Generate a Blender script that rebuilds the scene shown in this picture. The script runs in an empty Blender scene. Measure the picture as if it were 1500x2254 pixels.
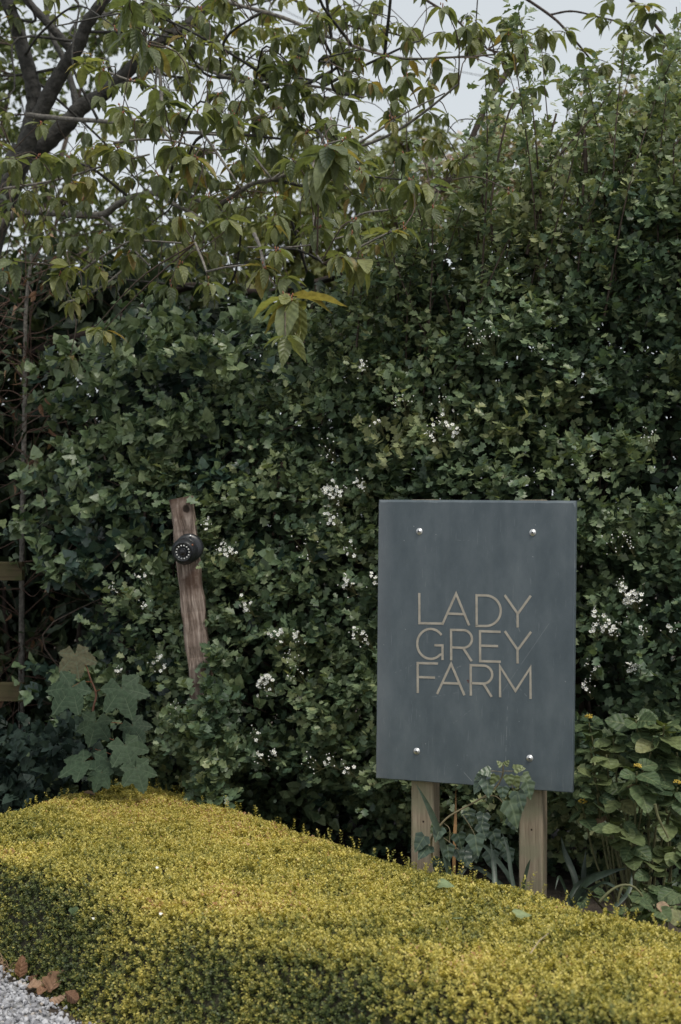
import bpy, math, random
import numpy as np
from mathutils import Matrix, Vector

random.seed(7)
RNG = np.random.default_rng(7)
SC = bpy.context.scene
COL = SC.collection

# ------------------------------------------------------------------ camera, sky, sun, exposure
F, HY, CZ = 3130.0, 1150.0, 1.55          # focal length in photo pixels, horizon row, eye height
cam_d = bpy.data.cameras.new('camera')
cam = bpy.data.objects.new('camera', cam_d); COL.objects.link(cam)
cam.location = (0, 0, CZ); cam.rotation_euler = (math.radians(90), 0, 0)
cam_d.sensor_fit = 'VERTICAL'; cam_d.sensor_height = 36.0; cam_d.lens = 50.0
cam_d.shift_y = (HY - 1127.0) / 2254.0
cam_d.clip_start = 0.05; cam_d.clip_end = 2000
cam_d.dof.use_dof = True; cam_d.dof.focus_distance = 5.5; cam_d.dof.aperture_fstop = 3.2
SC.camera = cam

SUN_EL, SUN_AZ = math.radians(60), math.radians(142)   # azimuth clockwise from +Y (right of the camera, a little behind it)
w = bpy.data.worlds.new('World'); SC.world = w; w.use_nodes = True
wn, wl = w.node_tree.nodes, w.node_tree.links
for n in list(wn): wn.remove(n)
sky = wn.new('ShaderNodeTexSky'); sky.sky_type = 'NISHITA'; sky.sun_disc = False
sky.sun_elevation = SUN_EL; sky.sun_rotation = SUN_AZ
sky.air_density = 1.0; sky.dust_density = 3.0; sky.ozone_density = 1.5
hsv = wn.new('ShaderNodeHueSaturation'); hsv.inputs['Saturation'].default_value = 0.30
mixg = wn.new('ShaderNodeMix'); mixg.data_type = 'RGBA'; mixg.inputs[0].default_value = 0.62
mixg.inputs['B'].default_value = (5.35, 5.75, 5.95, 1)       # even cloud cover over the clear-sky gradient
bg = wn.new('ShaderNodeBackground'); bg.inputs['Strength'].default_value = 0.09
wo = wn.new('ShaderNodeOutputWorld')
wl.new(sky.outputs[0], hsv.inputs['Color']); wl.new(hsv.outputs[0], mixg.inputs['A'])
wl.new(mixg.outputs['Result'], bg.inputs['Color']); wl.new(bg.outputs[0], wo.inputs['Surface'])

sun_d = bpy.data.lights.new('sun', 'SUN'); sun_d.energy = 1.5; sun_d.angle = math.radians(22)
sun_d.color = (1.0, 0.95, 0.86)
sun = bpy.data.objects.new('sun', sun_d); COL.objects.link(sun)
sv = Vector((math.sin(SUN_AZ) * math.cos(SUN_EL), math.cos(SUN_AZ) * math.cos(SUN_EL), math.sin(SUN_EL)))
sun.rotation_euler = sv.to_track_quat('Z', 'Y').to_euler()

SC.view_settings.view_transform = 'Standard'; SC.view_settings.look = 'None'
SC.view_settings.exposure = 0.74; SC.view_settings.gamma = 1.0; SC.view_settings.use_curve_mapping = False
SC.cycles.max_bounces = 6; SC.cycles.diffuse_bounces = 3; SC.cycles.glossy_bounces = 2
SC.cycles.transmission_bounces = 4; SC.cycles.transparent_max_bounces = 4
SC.cycles.use_denoising = True

# ------------------------------------------------------------------ helpers
def P(px, py, D):
    return np.array([(px - 750.0) / F * D, D, CZ - (py - HY) / F * D])
def project(p):
    p = np.atleast_2d(p)
    return 750 + p[:, 0] / p[:, 1] * F, HY - (p[:, 2] - CZ) / p[:, 1] * F
def norm(a):
    return a / np.maximum(np.linalg.norm(a, axis=-1, keepdims=True), 1e-9)
def basis(a, n):                                   # leaf frame: y along the blade, z its upper face
    y = norm(a); z = norm(n - (n * y).sum(-1, keepdims=True) * y); x = np.cross(y, z)
    return np.stack([x, y, z], axis=-1)
def rvec(n, rng=RNG): return norm(rng.normal(size=(n, 3)))
def vnoise(x, y, seed=0):                          # smooth 2-d value noise, -1..1
    r = np.random.default_rng(seed).uniform(-1, 1, (64, 64))
    xi, yi = np.floor(x).astype(int), np.floor(y).astype(int)
    fx, fy = x - xi, y - yi
    fx = fx * fx * (3 - 2 * fx); fy = fy * fy * (3 - 2 * fy)
    g = lambda i, j: r[i % 64, j % 64]
    return (g(xi, yi) * (1 - fx) + g(xi + 1, yi) * fx) * (1 - fy) + (g(xi, yi + 1) * (1 - fx) + g(xi + 1, yi + 1) * fx) * fy

def tag(o, label=None, cat=None, group=None, kind=None):
    if label: o['label'] = label
    if cat: o['category'] = cat
    if group: o['group'] = group
    if kind: o['kind'] = kind
    return o
def empty(name, loc, label=None, cat=None, group=None):
    o = bpy.data.objects.new(name, None); COL.objects.link(o); o.location = [float(c) for c in loc]
    o.empty_display_size = 0.1
    return tag(o, label, cat, group)
def adopt(o, parent):
    if parent is None: return o
    o.parent = parent
    l = Vector((0, 0, 0)); p = parent
    while p is not None and p.type == 'EMPTY':
        l += Vector(p.location); p = p.parent
    if parent.type == 'EMPTY': o.matrix_parent_inverse = Matrix.Translation(-l)
    return o
def mesh_np(name, verts, faces, attr=None, smooth=True):
    """faces: (m,k) int array or list of such arrays"""
    me = bpy.data.meshes.new(name)
    fl = faces if isinstance(faces, list) else [faces]
    fl = [np.asarray(f, dtype=np.int32) for f in fl if len(f)]
    verts = np.asarray(verts, dtype=np.float32)
    me.vertices.add(len(verts)); me.vertices.foreach_set('co', verts.ravel())
    loops = np.concatenate([f.ravel() for f in fl]); sizes = np.concatenate([np.full(len(f), f.shape[1]) for f in fl])
    starts = np.concatenate([[0], np.cumsum(sizes)[:-1]]).astype(np.int32)
    me.loops.add(len(loops)); me.loops.foreach_set('vertex_index', loops)
    me.polygons.add(len(sizes)); me.polygons.foreach_set('loop_start', starts)
    me.polygons.foreach_set('use_smooth', np.full(len(sizes), smooth))
    if attr is not None:
        a = me.attributes.new('leaf', 'FLOAT_VECTOR', 'POINT')
        a.data.foreach_set('vector', np.asarray(attr, dtype=np.float32).ravel())
    me.update(calc_edges=True)
    return me
def obj(name, me, mat, parent=None, kind=None):
    o = bpy.data.objects.new(name, me); COL.objects.link(o)
    if mat is not None and not me.materials: me.materials.append(mat)
    adopt(o, parent)
    if kind: o['kind'] = kind
    return o
class Geo:                                          # collects solid pieces of ONE part
    def __init__(s): s.v, s.f, s.n = [], {}, 0
    def add(s, v, faces):
        v = np.asarray(v, float); s.v.append(v)
        for f in faces: s.f.setdefault(len(f), []).append([i + s.n for i in f])
        s.n += len(v); return s
    def box(s, c, h, R=None):
        c = np.array(c, float); R = np.eye(3) if R is None else R
        v = np.array([[x, y, z] for x in (-1, 1) for y in (-1, 1) for z in (-1, 1)], float) * np.array(h)
        return s.add(v @ R.T + c, [(0, 1, 3, 2), (4, 6, 7, 5), (0, 4, 5, 1), (2, 3, 7, 6), (0, 2, 6, 4), (1, 5, 7, 3)])
    def tube(s, pts, rad, k=7, caps=True):
        pts = np.asarray(pts, float); n = len(pts); rad = np.broadcast_to(rad, n)
        t = norm(np.gradient(pts, axis=0)); ref = np.array([0.31, 0.87, 0.38])
        if abs(t.mean(0) @ ref) > 0.9: ref = np.array([1, 0, 0.1])
        a = norm(np.cross(t, ref)); b = np.cross(t, a)
        th = np.arange(k) * 2 * math.pi / k
        v = pts[:, None] + rad[:, None, None] * (a[:, None] * np.cos(th)[None, :, None] + b[:, None] * np.sin(th)[None, :, None])
        fs = [(i * k + j, i * k + (j + 1) % k, (i + 1) * k + (j + 1) % k, (i + 1) * k + j) for i in range(n - 1) for j in range(k)]
        s.add(v.reshape(-1, 3), fs)
        if caps:
            s.add(v[-1], [tuple(range(k))]); s.add(v[0], [tuple(range(k))[::-1]])
        return s
    def lathe(s, prof, c, axis, k=24):              # prof: (radius, along axis) list
        axis = norm(np.array(axis, float)); ref = np.array([0, 0, 1.0]) if abs(axis[2]) < 0.9 else np.array([1.0, 0, 0])
        a = norm(np.cross(axis, ref)); b = np.cross(axis, a); th = np.arange(k) * 2 * math.pi / k
        v = [np.array(c) + h * axis + r * (a * math.cos(q) + b * math.sin(q)) for r, h in prof for q in th]
        fs = [(i * k + j, (i + 1) * k + j, (i + 1) * k + (j + 1) % k, i * k + (j + 1) % k) for i in range(len(prof) - 1) for j in range(k)]
        return s.add(v, fs)
    def mesh(s, name, smooth=True):
        return mesh_np(name, np.concatenate(s.v), [np.array(f) for f in s.f.values()], smooth=smooth)
    def obj(s, name, mat, parent=None, kind=None, smooth=True): return obj(name, s.mesh(name, smooth), mat, parent, kind)

def curve(pts, n):                                  # smooth resample of a polyline (Catmull-Rom)
    p = np.asarray(pts, float); p = np.vstack([2 * p[0] - p[1], p, 2 * p[-1] - p[-2]])
    out = []
    m = len(p) - 3
    for t in np.linspace(0, m - 1e-6, n):
        i = int(t); f = t - i
        a, b, c, d = p[i:i + 4]
        out.append(0.5 * (2 * b + (c - a) * f + (2 * a - 5 * b + 4 * c - d) * f * f + (3 * b - a - 3 * c + d) * f ** 3))
    return np.array(out)

# ------------------------------------------------------------------ materials
def newmat(name):
    m = bpy.data.materials.new(name); m.use_nodes = True
    return m, m.node_tree.nodes, m.node_tree.links, m.node_tree.nodes['Principled BSDF']
def ramp(nodes, stops, interp='LINEAR'):
    r = nodes.new('ShaderNodeValToRGB'); r.color_ramp.interpolation = interp
    e = r.color_ramp.elements
    while len(e) > 1: e.remove(e[-1])
    e[0].position = stops[0][0]; e[0].color = (*stops[0][1], 1)
    for p, c in stops[1:]:
        q = e.new(p); q.color = (*c, 1)
    return r
def math_n(nodes, links, op, a, b=None):
    n = nodes.new('ShaderNodeMath'); n.operation = op
    for i, x in enumerate((a, b)):
        if x is None: continue
        if isinstance(x, (int, float)): n.inputs[i].default_value = x
        else: links.new(x, n.inputs[i])
    return n.outputs[0]
def leaf_mat(name, stops, rough=0.5, trans=0.22, spec=0.35, veins=0.0, vein_col=(0.2, 0.25, 0.1), freq=34.0, mottling=0.25, relief=0.55):
    m, N, L, b = newmat(name)
    at = N.new('ShaderNodeAttribute'); at.attribute_name = 'leaf'
    sep = N.new('ShaderNodeSeparateXYZ'); L.new(at.outputs['Vector'], sep.inputs[0])
    r = ramp(N, stops); L.new(sep.outputs['Z'], r.inputs[0])
    col = r.outputs[0]
    geo = N.new('ShaderNodeNewGeometry')
    nz = N.new('ShaderNodeTexNoise'); nz.inputs['Scale'].default_value = 60; nz.inputs['Detail'].default_value = 3
    L.new(geo.outputs['Position'], nz.inputs['Vector'])
    mr = N.new('ShaderNodeMapRange'); mr.inputs['From Min'].default_value = 0.3; mr.inputs['From Max'].default_value = 0.7
    mr.inputs['To Min'].default_value = 1 - mottling; mr.inputs['To Max'].default_value = 1 + mottling
    L.new(nz.outputs['Fac'], mr.inputs['Value'])
    mm = N.new('ShaderNodeVectorMath'); mm.operation = 'SCALE'; L.new(col, mm.inputs[0]); L.new(mr.outputs[0], mm.inputs['Scale'])
    col = mm.outputs[0]
    if veins > 0:
        au = math_n(N, L, 'ABSOLUTE', sep.outputs['X'])
        rib = math_n(N, L, 'LESS_THAN', au, 0.07)
        ph = math_n(N, L, 'MULTIPLY', math_n(N, L, 'SUBTRACT', sep.outputs['Y'], math_n(N, L, 'MULTIPLY', au, 0.22)), freq)
        sn = math_n(N, L, 'SINE', ph)
        side = math_n(N, L, 'MULTIPLY', math_n(N, L, 'GREATER_THAN', sn, 0.86), 0.45)
        vf = math_n(N, L, 'MULTIPLY', math_n(N, L, 'MAXIMUM', rib, side), veins)
        mx = N.new('ShaderNodeMix'); mx.data_type = 'RGBA'; L.new(vf, mx.inputs[0]); L.new(col, mx.inputs['A'])
        mx.inputs['B'].default_value = (*vein_col, 1); col = mx.outputs['Result']
        bp = N.new('ShaderNodeBump'); bp.inputs['Strength'].default_value = relief; bp.inputs['Distance'].default_value = 0.003
        hh = math_n(N, L, 'SUBTRACT', math_n(N, L, 'MULTIPLY', sn, -0.5), math_n(N, L, 'MULTIPLY', rib, 0.8))
        L.new(hh, bp.inputs['Height']); L.new(bp.outputs[0], b.inputs['Normal'])
    L.new(col, b.inputs['Base Color'])
    b.inputs['Roughness'].default_value = rough; b.inputs['Specular IOR Level'].default_value = spec
    tr = N.new('ShaderNodeBsdfTranslucent')
    tc = N.new('ShaderNodeMix'); tc.data_type = 'RGBA'; tc.blend_type = 'MULTIPLY'; tc.inputs[0].default_value = 1
    L.new(col, tc.inputs['A']); tc.inputs['B'].default_value = (1.5, 1.5, 0.7, 1); L.new(tc.outputs['Result'], tr.inputs['Color'])
    ms = N.new('ShaderNodeMixShader'); ms.inputs[0].default_value = trans
    L.new(b.outputs[0], ms.inputs[1]); L.new(tr.outputs[0], ms.inputs[2])
    L.new(ms.outputs[0], N['Material Output'].inputs['Surface'])
    return m
def plain(name, col, rough=0.6, var=0.0, scale=20, metal=0.0, spec=0.4, bump=0.0, bscale=80):
    m, N, L, b = newmat(name)
    b.inputs['Base Color'].default_value = (*col, 1); b.inputs['Roughness'].default_value = rough
    b.inputs['Metallic'].default_value = metal; b.inputs['Specular IOR Level'].default_value = spec
    g = N.new('ShaderNodeNewGeometry')
    if var:
        nz = N.new('ShaderNodeTexNoise'); nz.inputs['Scale'].default_value = scale; nz.inputs['Detail'].default_value = 5
        L.new(g.outputs['Position'], nz.inputs['Vector'])
        r = ramp(N, [(0.3, tuple(c * (1 - var) for c in col)), (0.7, tuple(min(1, c * (1 + var)) for c in col))])
        L.new(nz.outputs['Fac'], r.inputs[0]); L.new(r.outputs[0], b.inputs['Base Color'])
    if bump:
        nb = N.new('ShaderNodeTexNoise'); nb.inputs['Scale'].default_value = bscale; nb.inputs['Detail'].default_value = 6
        L.new(g.outputs['Position'], nb.inputs['Vector'])
        bp = N.new('ShaderNodeBump'); bp.inputs['Strength'].default_value = bump; bp.inputs['Distance'].default_value = 0.01
        L.new(nb.outputs['Fac'], bp.inputs['Height']); L.new(bp.outputs[0], b.inputs['Normal'])
    return m
def wood_mat(name, c1, c2, c3, knots=(), stain=None, grain=55, rough=0.8):
    """grain along local Z; knots: local (x,z,r)"""
    m, N, L, b = newmat(name)
    tc = N.new('ShaderNodeTexCoord')
    sep = N.new('ShaderNodeSeparateXYZ'); L.new(tc.outputs['Object'], sep.inputs[0])
    x = sep.outputs['X']; z = sep.outputs['Z']
    for kx, kz, kr in knots:                        # grain lines bend round a knot
        dx = math_n(N, L, 'SUBTRACT', sep.outputs['X'], kx); dz = math_n(N, L, 'SUBTRACT', z, kz)
        d2 = math_n(N, L, 'ADD', math_n(N, L, 'MULTIPLY', dx, dx), math_n(N, L, 'MULTIPLY', math_n(N, L, 'MULTIPLY', dz, dz), 0.35))
        push = math_n(N, L, 'DIVIDE', math_n(N, L, 'MULTIPLY', dx, -1.6 * kr * kr), math_n(N, L, 'ADD', d2, kr * kr * 0.7))
        x = math_n(N, L, 'ADD', x, push)
    cmb = N.new('ShaderNodeCombineXYZ'); L.new(x, cmb.inputs['X']); L.new(sep.outputs['Y'], cmb.inputs['Y'])
    L.new(math_n(N, L, 'MULTIPLY', z, 0.045), cmb.inputs['Z'])
    nz = N.new('ShaderNodeTexNoise'); nz.inputs['Scale'].default_value = grain; nz.inputs['Detail'].default_value = 6
    nz.inputs['Roughness'].default_value = 0.62; L.new(cmb.outputs[0], nz.inputs['Vector'])
    r = ramp(N, [(0.28, c1), (0.5, c2), (0.72, c3)]); L.new(nz.outputs['Fac'], r.inputs[0])
    col = r.outputs[0]
    n2 = N.new('ShaderNodeTexNoise'); n2.inputs['Scale'].default_value = 9; n2.inputs['Detail'].default_value = 4
    L.new(tc.outputs['Object'], n2.inputs['Vector'])
    if stain:
        r2 = ramp(N, [(0.46, (0, 0, 0)), (0.62, (1, 1, 1))]); L.new(n2.outputs['Fac'], r2.inputs[0])
        mx = N.new('ShaderNodeMix'); mx.data_type = 'RGBA'; L.new(math_n(N, L, 'MULTIPLY', r2.outputs[0], 0.85), mx.inputs[0])
        L.new(col, mx.inputs['A']); mx.inputs['B'].default_value = (*stain, 1); col = mx.outputs['Result']
    for kx, kz, kr in knots:
        dx = math_n(N, L, 'SUBTRACT', sep.outputs['X'], kx); dz = math_n(N, L, 'SUBTRACT', z, kz)
        d = math_n(N, L, 'SQRT', math_n(N, L, 'ADD', math_n(N, L, 'MULTIPLY', dx, dx), math_n(N, L, 'MULTIPLY', math_n(N, L, 'MULTIPLY', dz, dz), 0.8)))
        d = math_n(N, L, 'ADD', d, math_n(N, L, 'MULTIPLY', math_n(N, L, 'SUBTRACT', nz.outputs['Fac'], 0.5), kr * 1.6))
        f = N.new('ShaderNodeMapRange'); f.inputs['From Min'].default_value = kr * 0.75; f.inputs['From Max'].default_value = kr * 1.15
        f.inputs['To Min'].default_value = 1; f.inputs['To Max'].default_value = 0; L.new(d, f.inputs['Value'])
        mx = N.new('ShaderNodeMix'); mx.data_type = 'RGBA'; L.new(f.outputs[0], mx.inputs[0]); L.new(col, mx.inputs['A'])
        mx.inputs['B'].default_value = (0.03, 0.02, 0.015, 1); col = mx.outputs['Result']
    L.new(col, b.inputs['Base Color']); b.inputs['Roughness'].default_value = rough; b.inputs['Specular IOR Level'].default_value = 0.2
    bp = N.new('ShaderNodeBump'); bp.inputs['Strength'].default_value = 0.5; bp.inputs['Distance'].default_value = 0.004
    L.new(nz.outputs['Fac'], bp.inputs['Height']); L.new(bp.outputs[0], b.inputs['Normal'])
    return m

M = {}
M['hawthorn'] = leaf_mat('hawthorn_leaf', [(0, (0.044, 0.080, 0.054)), (0.45, (0.110, 0.165, 0.092)), (0.85, (0.235, 0.282, 0.142)), (1, (0.33, 0.35, 0.18))], rough=0.42, spec=0.5)
M['ivy'] = leaf_mat('ivy_leaf', [(0, (0.026, 0.050, 0.040)), (0.42, (0.040, 0.074, 0.054)), (0.5, (0.115, 0.172, 0.086)), (1, (0.27, 0.32, 0.17))], rough=0.34, spec=0.5, trans=0.15)
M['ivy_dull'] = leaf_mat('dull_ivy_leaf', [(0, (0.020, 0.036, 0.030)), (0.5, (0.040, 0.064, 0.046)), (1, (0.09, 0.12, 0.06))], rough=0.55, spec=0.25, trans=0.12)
M['ivy_vine'] = leaf_mat('ivy_vine_leaf', [(0, (0.030, 0.052, 0.040)), (0.6, (0.060, 0.092, 0.062)), (1, (0.17, 0.20, 0.08))], rough=0.36, spec=0.5, trans=0.15, veins=0.5, vein_col=(0.16, 0.20, 0.12), freq=16)
M['cherry'] = leaf_mat('cherry_leaf', [(0, (0.070, 0.098, 0.054)), (0.5, (0.150, 0.178, 0.084)), (0.9, (0.255, 0.265, 0.110)), (1, (0.27, 0.17, 0.06))], rough=0.40, spec=0.45, trans=0.38, veins=0.35, vein_col=(0.17, 0.18, 0.07), freq=42)
M['sycamore'] = leaf_mat('sycamore_leaf', [(0, (0.030, 0.052, 0.032)), (0.6, (0.052, 0.082, 0.046)), (1, (0.095, 0.085, 0.048))], rough=0.6, spec=0.2, trans=0.18, veins=0.7, vein_col=(0.10, 0.135, 0.085), freq=40, relief=0.15)
M['hydrangea'] = leaf_mat('hydrangea_leaf', [(0, (0.034, 0.060, 0.032)), (0.5, (0.074, 0.108, 0.050)), (0.8, (0.15, 0.18, 0.075)), (0.9, (0.22, 0.20, 0.10)), (1, (0.36, 0.20, 0.16))], rough=0.5, spec=0.25, trans=0.2, veins=0.5, vein_col=(0.20, 0.23, 0.11), freq=30, mottling=0.35)
M['box'] = leaf_mat('golden_box_leaf', [(0, (0.034, 0.056, 0.024)), (0.35, (0.125, 0.150, 0.046)), (0.62, (0.40, 0.355, 0.085)), (0.9, (0.66, 0.555, 0.155)), (0.965, (0.66, 0.57, 0.21)), (1, (0.44, 0.25, 0.12))], rough=0.45, spec=0.4, trans=0.25)
M['bgleaf'] = leaf_mat('far_leaf', [(0, (0.045, 0.065, 0.030)), (0.6, (0.10, 0.125, 0.048)), (1, (0.18, 0.19, 0.07))], rough=0.55, trans=0.3)
M['bgpink'] = leaf_mat('pink_blossom', [(0, (0.10, 0.125, 0.05)), (0.42, (0.17, 0.18, 0.075)), (0.52, (0.27, 0.20, 0.13)), (0.64, (0.58, 0.47, 0.46)), (1, (0.72, 0.62, 0.62))], rough=0.6, trans=0.35)
M['shade'] = leaf_mat('dark_green_leaf', [(0, (0.020, 0.034, 0.020)), (0.7, (0.050, 0.072, 0.034)), (1, (0.11, 0.12, 0.045))], rough=0.5, trans=0.15)
M['drybrown'] = leaf_mat('dry_leaf', [(0, (0.10, 0.050, 0.028)), (0.5, (0.20, 0.105, 0.060)), (1, (0.36, 0.24, 0.165))], rough=0.7, trans=0.2, veins=0.3, vein_col=(0.5, 0.3, 0.18), freq=34)
M['strap'] = leaf_mat('strap_leaf', [(0, (0.028, 0.044, 0.030)), (0.7, (0.060, 0.085, 0.062)), (1, (0.30, 0.16, 0.06))], rough=0.4, trans=0.15)
M['petal'] = plain('white_petal', (0.80, 0.80, 0.76), 0.6)
M['stamen'] = plain('flower_centre', (0.42, 0.40, 0.16), 0.7)
M['bud'] = plain('hydrangea_bud', (0.50, 0.36, 0.06), 0.7, var=0.3, scale=90)
M['stem'] = plain('green_stem', (0.13, 0.13, 0.06), 0.6, var=0.3, scale=40)
M['twig'] = plain('brown_twig', (0.085, 0.062, 0.048), 0.8, var=0.4, scale=50)
M['darktwig'] = plain('dark_twig', (0.050, 0.036, 0.030), 0.85, var=0.3, scale=60)
M['redscale'] = plain('red_bud_scale', (0.27, 0.105, 0.055), 0.7, var=0.3, scale=90)
M['bark'] = plain('cherry_bark', (0.050, 0.047, 0.042), 0.75, var=0.55, scale=34, bump=0.8, bscale=70)
M['lightbark'] = plain('grey_cherry_bark', (0.17, 0.155, 0.135), 0.75, var=0.5, scale=55, bump=0.7, bscale=110)
M['core'] = plain('dark_core', (0.045, 0.042, 0.024), 0.9, var=0.4, scale=60, bump=1.0)  # colour of the added light-blocking sheet inside the golden hedge
M['steel'] = plain('stainless_steel', (0.72, 0.72, 0.72), 0.38, metal=0.75)
M['steel_dark'] = plain('hex_socket', (0.08, 0.08, 0.085), 0.5, metal=0.6)
M['black'] = plain('black_plastic', (0.022, 0.024, 0.028), 0.33, spec=0.5)
M['glass'] = plain('lens_glass', (0.006, 0.006, 0.008), 0.06, spec=0.6)
M['led'] = plain('infrared_led', (0.62, 0.62, 0.60), 0.25, spec=0.6)
M['gold'] = plain('beige_paint', (0.37, 0.335, 0.28), 0.55, var=0.16, scale=45)

# ------------------------------------------------------------------ leaf templates: verts, faces, (u,v)
def grid_leaf(nu, nv, wfun, fold=0.12, droop=0.2, wave=0.0, serr=0.0, curl=0.0):
    us = np.linspace(-1, 1, nu); vs = np.linspace(0, 1, nv)
    V, UV = [], []
    for j, v in enumerate(vs):
        wv = wfun(v)
        for u in us:
            ww = wv * (1 + (serr if (j % 2 and abs(u) > 0.99) else 0))
            V.append((u * ww, v, fold * abs(u) ** 1.3 * wv * 2 - droop * v * v + wave * math.sin(v * 17 + u * 3) * abs(u) - curl * u * u * wv))
            UV.append((u, v))
    fs = [(j * nu + i, j * nu + i + 1, (j + 1) * nu + i + 1, (j + 1) * nu + i) for j in range(nv - 1) for i in range(nu - 1)]
    return np.array(V), np.array(fs), np.array(UV)
def half_leaf(pts, mids, tris):
    """pts right-hand outline, mids on the midrib; tris index mids as 'm0'.. and pts as ints"""
    V = [(0, y, 0) for y in mids] + [(x, y, z) for x, y, z in pts] + [(-x, y, z) for x, y, z in pts]
    nm, npt = len(mids), len(pts)
    ix = lambda t, s: int(t[1:]) if isinstance(t, str) else nm + s * npt + t
    fs = [tuple(ix(t, 0) for t in tr) for tr in tris] + [tuple(ix(t, 1) for t in tr)[::-1] for tr in tris]
    V = np.array(V, float); UV = np.stack([V[:, 0] * 2, V[:, 1]], 1)
    return V, np.array(fs), UV
T_HAW = half_leaf([(0.42, 0.50, 0.09), (0.21, 0.57, 0.03), (0.40, 0.86, 0.06), (0.15, 0.90, 0.0)], [0, 0.55, 1.0],
                  [('m0', 0, 1), ('m0', 1, 'm1'), (1, 2, 3), ('m1', 1, 3), ('m1', 3, 'm2')])
T_IVY = half_leaf([(0.26, -0.10, 0.03), (0.52, 0.14, 0.02), (0.37, 0.38, 0.05), (0.30, 0.60, 0.0)], [0.0, 0.36, 1.0],
                  [('m0', 0, 'm1'), (0, 1, 'm1'), (1, 2, 'm1'), (2, 3, 'm1'), (3, 'm2', 'm1')])
for T in (T_IVY,):
    T[0][:, 2] -= 0.16 * T[0][:, 1] ** 2
w_cherry = lambda v: 0.235 * (math.sin(math.pi * min(1, v ** 0.85)) ** 0.8) * (1 - 0.25 * v) + 0.012 * (1 - v)
T_CHERRY = [grid_leaf(5, 8, w_cherry, fold=0.16, droop=0.22, wave=0.015),
            grid_leaf(5, 8, w_cherry, fold=0.22, droop=0.42, wave=0.02),
            grid_leaf(5, 8, lambda v: w_cherry(v) * 1.12, fold=0.10, droop=0.10, wave=0.025)]
w_hyd = lambda v: 0.45 * (math.sin(math.pi * min(1, v ** 0.80)) ** 0.72) * (1 - 0.18 * v) + 0.01
T_LO = [grid_leaf(3, 6, w_cherry, fold=0.16, droop=0.25), grid_leaf(3, 6, lambda v: w_cherry(v) * 1.1, fold=0.24, droop=0.40)]
w_dry = lambda v: 0.30 * (math.sin(math.pi * min(1, v ** 0.9)) ** 0.7) * (1 - 0.12 * v) * (1 + 0.10 * math.sin(v * 23)) + 0.012
T_DRY = [grid_leaf(7, 10, w_dry, fold=0.34, droop=0.30, wave=0.05, curl=0.2), grid_leaf(7, 10, w_dry, fold=-0.30, droop=-0.25, wave=0.06), grid_leaf(7, 10, lambda v: w_dry(v) * 1.2, fold=0.5, droop=0.45, wave=0.07)]
T_HYD = [grid_leaf(7, 13, w_hyd, fold=0.10, droop=0.16, wave=0.012, serr=0.045),
         grid_leaf(7, 13, w_hyd, fold=0.18, droop=0.30, wave=0.018, serr=0.045),
         grid_leaf(7, 13, lambda v: w_hyd(v) * 0.88, fold=0.04, droop=0.08, wave=0.022, serr=0.045)]
T_BOX = (np.array([(0, 0, 0), (0.33, 0.5, 0.06), (0, 1, -0.05), (-0.33, 0.5, 0.06)], float), np.array([(0, 1, 2), (0, 2, 3)]), np.array([(0, 0), (1, .5), (0, 1), (-1, .5)], float))
T_WIDE = (np.array([(0, 0, 0), (0.40, 0.6, 0.08), (0, 1, -0.05), (-0.40, 0.6, 0.08)], float), np.array([(0, 1, 2), (0, 2, 3)]), np.array([(0, 0), (1, .5), (0, 1), (-1, .5)], float))
T_FAR = (np.array([(0, 0, 0), (0.26, 0.45, 0.08), (0, 1, -0.12), (-0.26, 0.45, 0.08)], float), np.array([(0, 1, 2), (0, 2, 3)]), np.array([(0, 0), (1, .5), (0, 1), (-1, .5)], float))
def palmate(seed=0):
    rg = np.random.default_rng(seed)
    lobes = [(rg.normal(0, 3), 1.0, 34), (50 + rg.normal(0, 4), rg.uniform(.84, .95), 33), (-50 + rg.normal(0, 4), rg.uniform(.84, .95), 33), (108, rg.uniform(.56, .68), 36), (-108, rg.uniform(.56, .68), 36)]
    th = np.linspace(-158, 158, 101); V = [(0, 0, 0)]; UV = [(0.6, 0.3)]; ph = rg.uniform(0, 6)
    for ring in (0.30, 0.66, 1.0):
        for k, t in enumerate(th):
            r, du = 0.42, 1.0
            for a, L, wd in lobes:
                q = abs(t - a) / wd
                s_ = L * max(0.0, 1 - 0.47 * q ** 1.1) if q < 1.5 else 0
                if s_ > r: r, du = s_, q
            if ring == 1.0: r *= (1.03 if k % 3 == 0 else (0.97 if k % 3 == 1 else 1.0))
            rr = r * ring
            V.append((rr * math.sin(math.radians(t)), rr * math.cos(math.radians(t)), 0.05 * min(1, du) * rr - 0.13 * rr * rr + 0.05 * rr * math.sin(math.radians(t) * 2 + ph)))
            UV.append((du + .02, rr + 0.3 * du))
    n = len(th); fs3 = [(0, 1 + i, 2 + i) for i in range(n - 1)]
    fs4 = [(1 + j * n + i, 1 + (j + 1) * n + i, 1 + (j + 1) * n + i + 1, 1 + j * n + i + 1) for j in range(2) for i in range(n - 1)]
    return np.array(V), [np.array(fs3)[:, ::-1], np.array(fs4)[:, ::-1]], np.array(UV)
T_SYC = [palmate(i) for i in range(3)]

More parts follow.
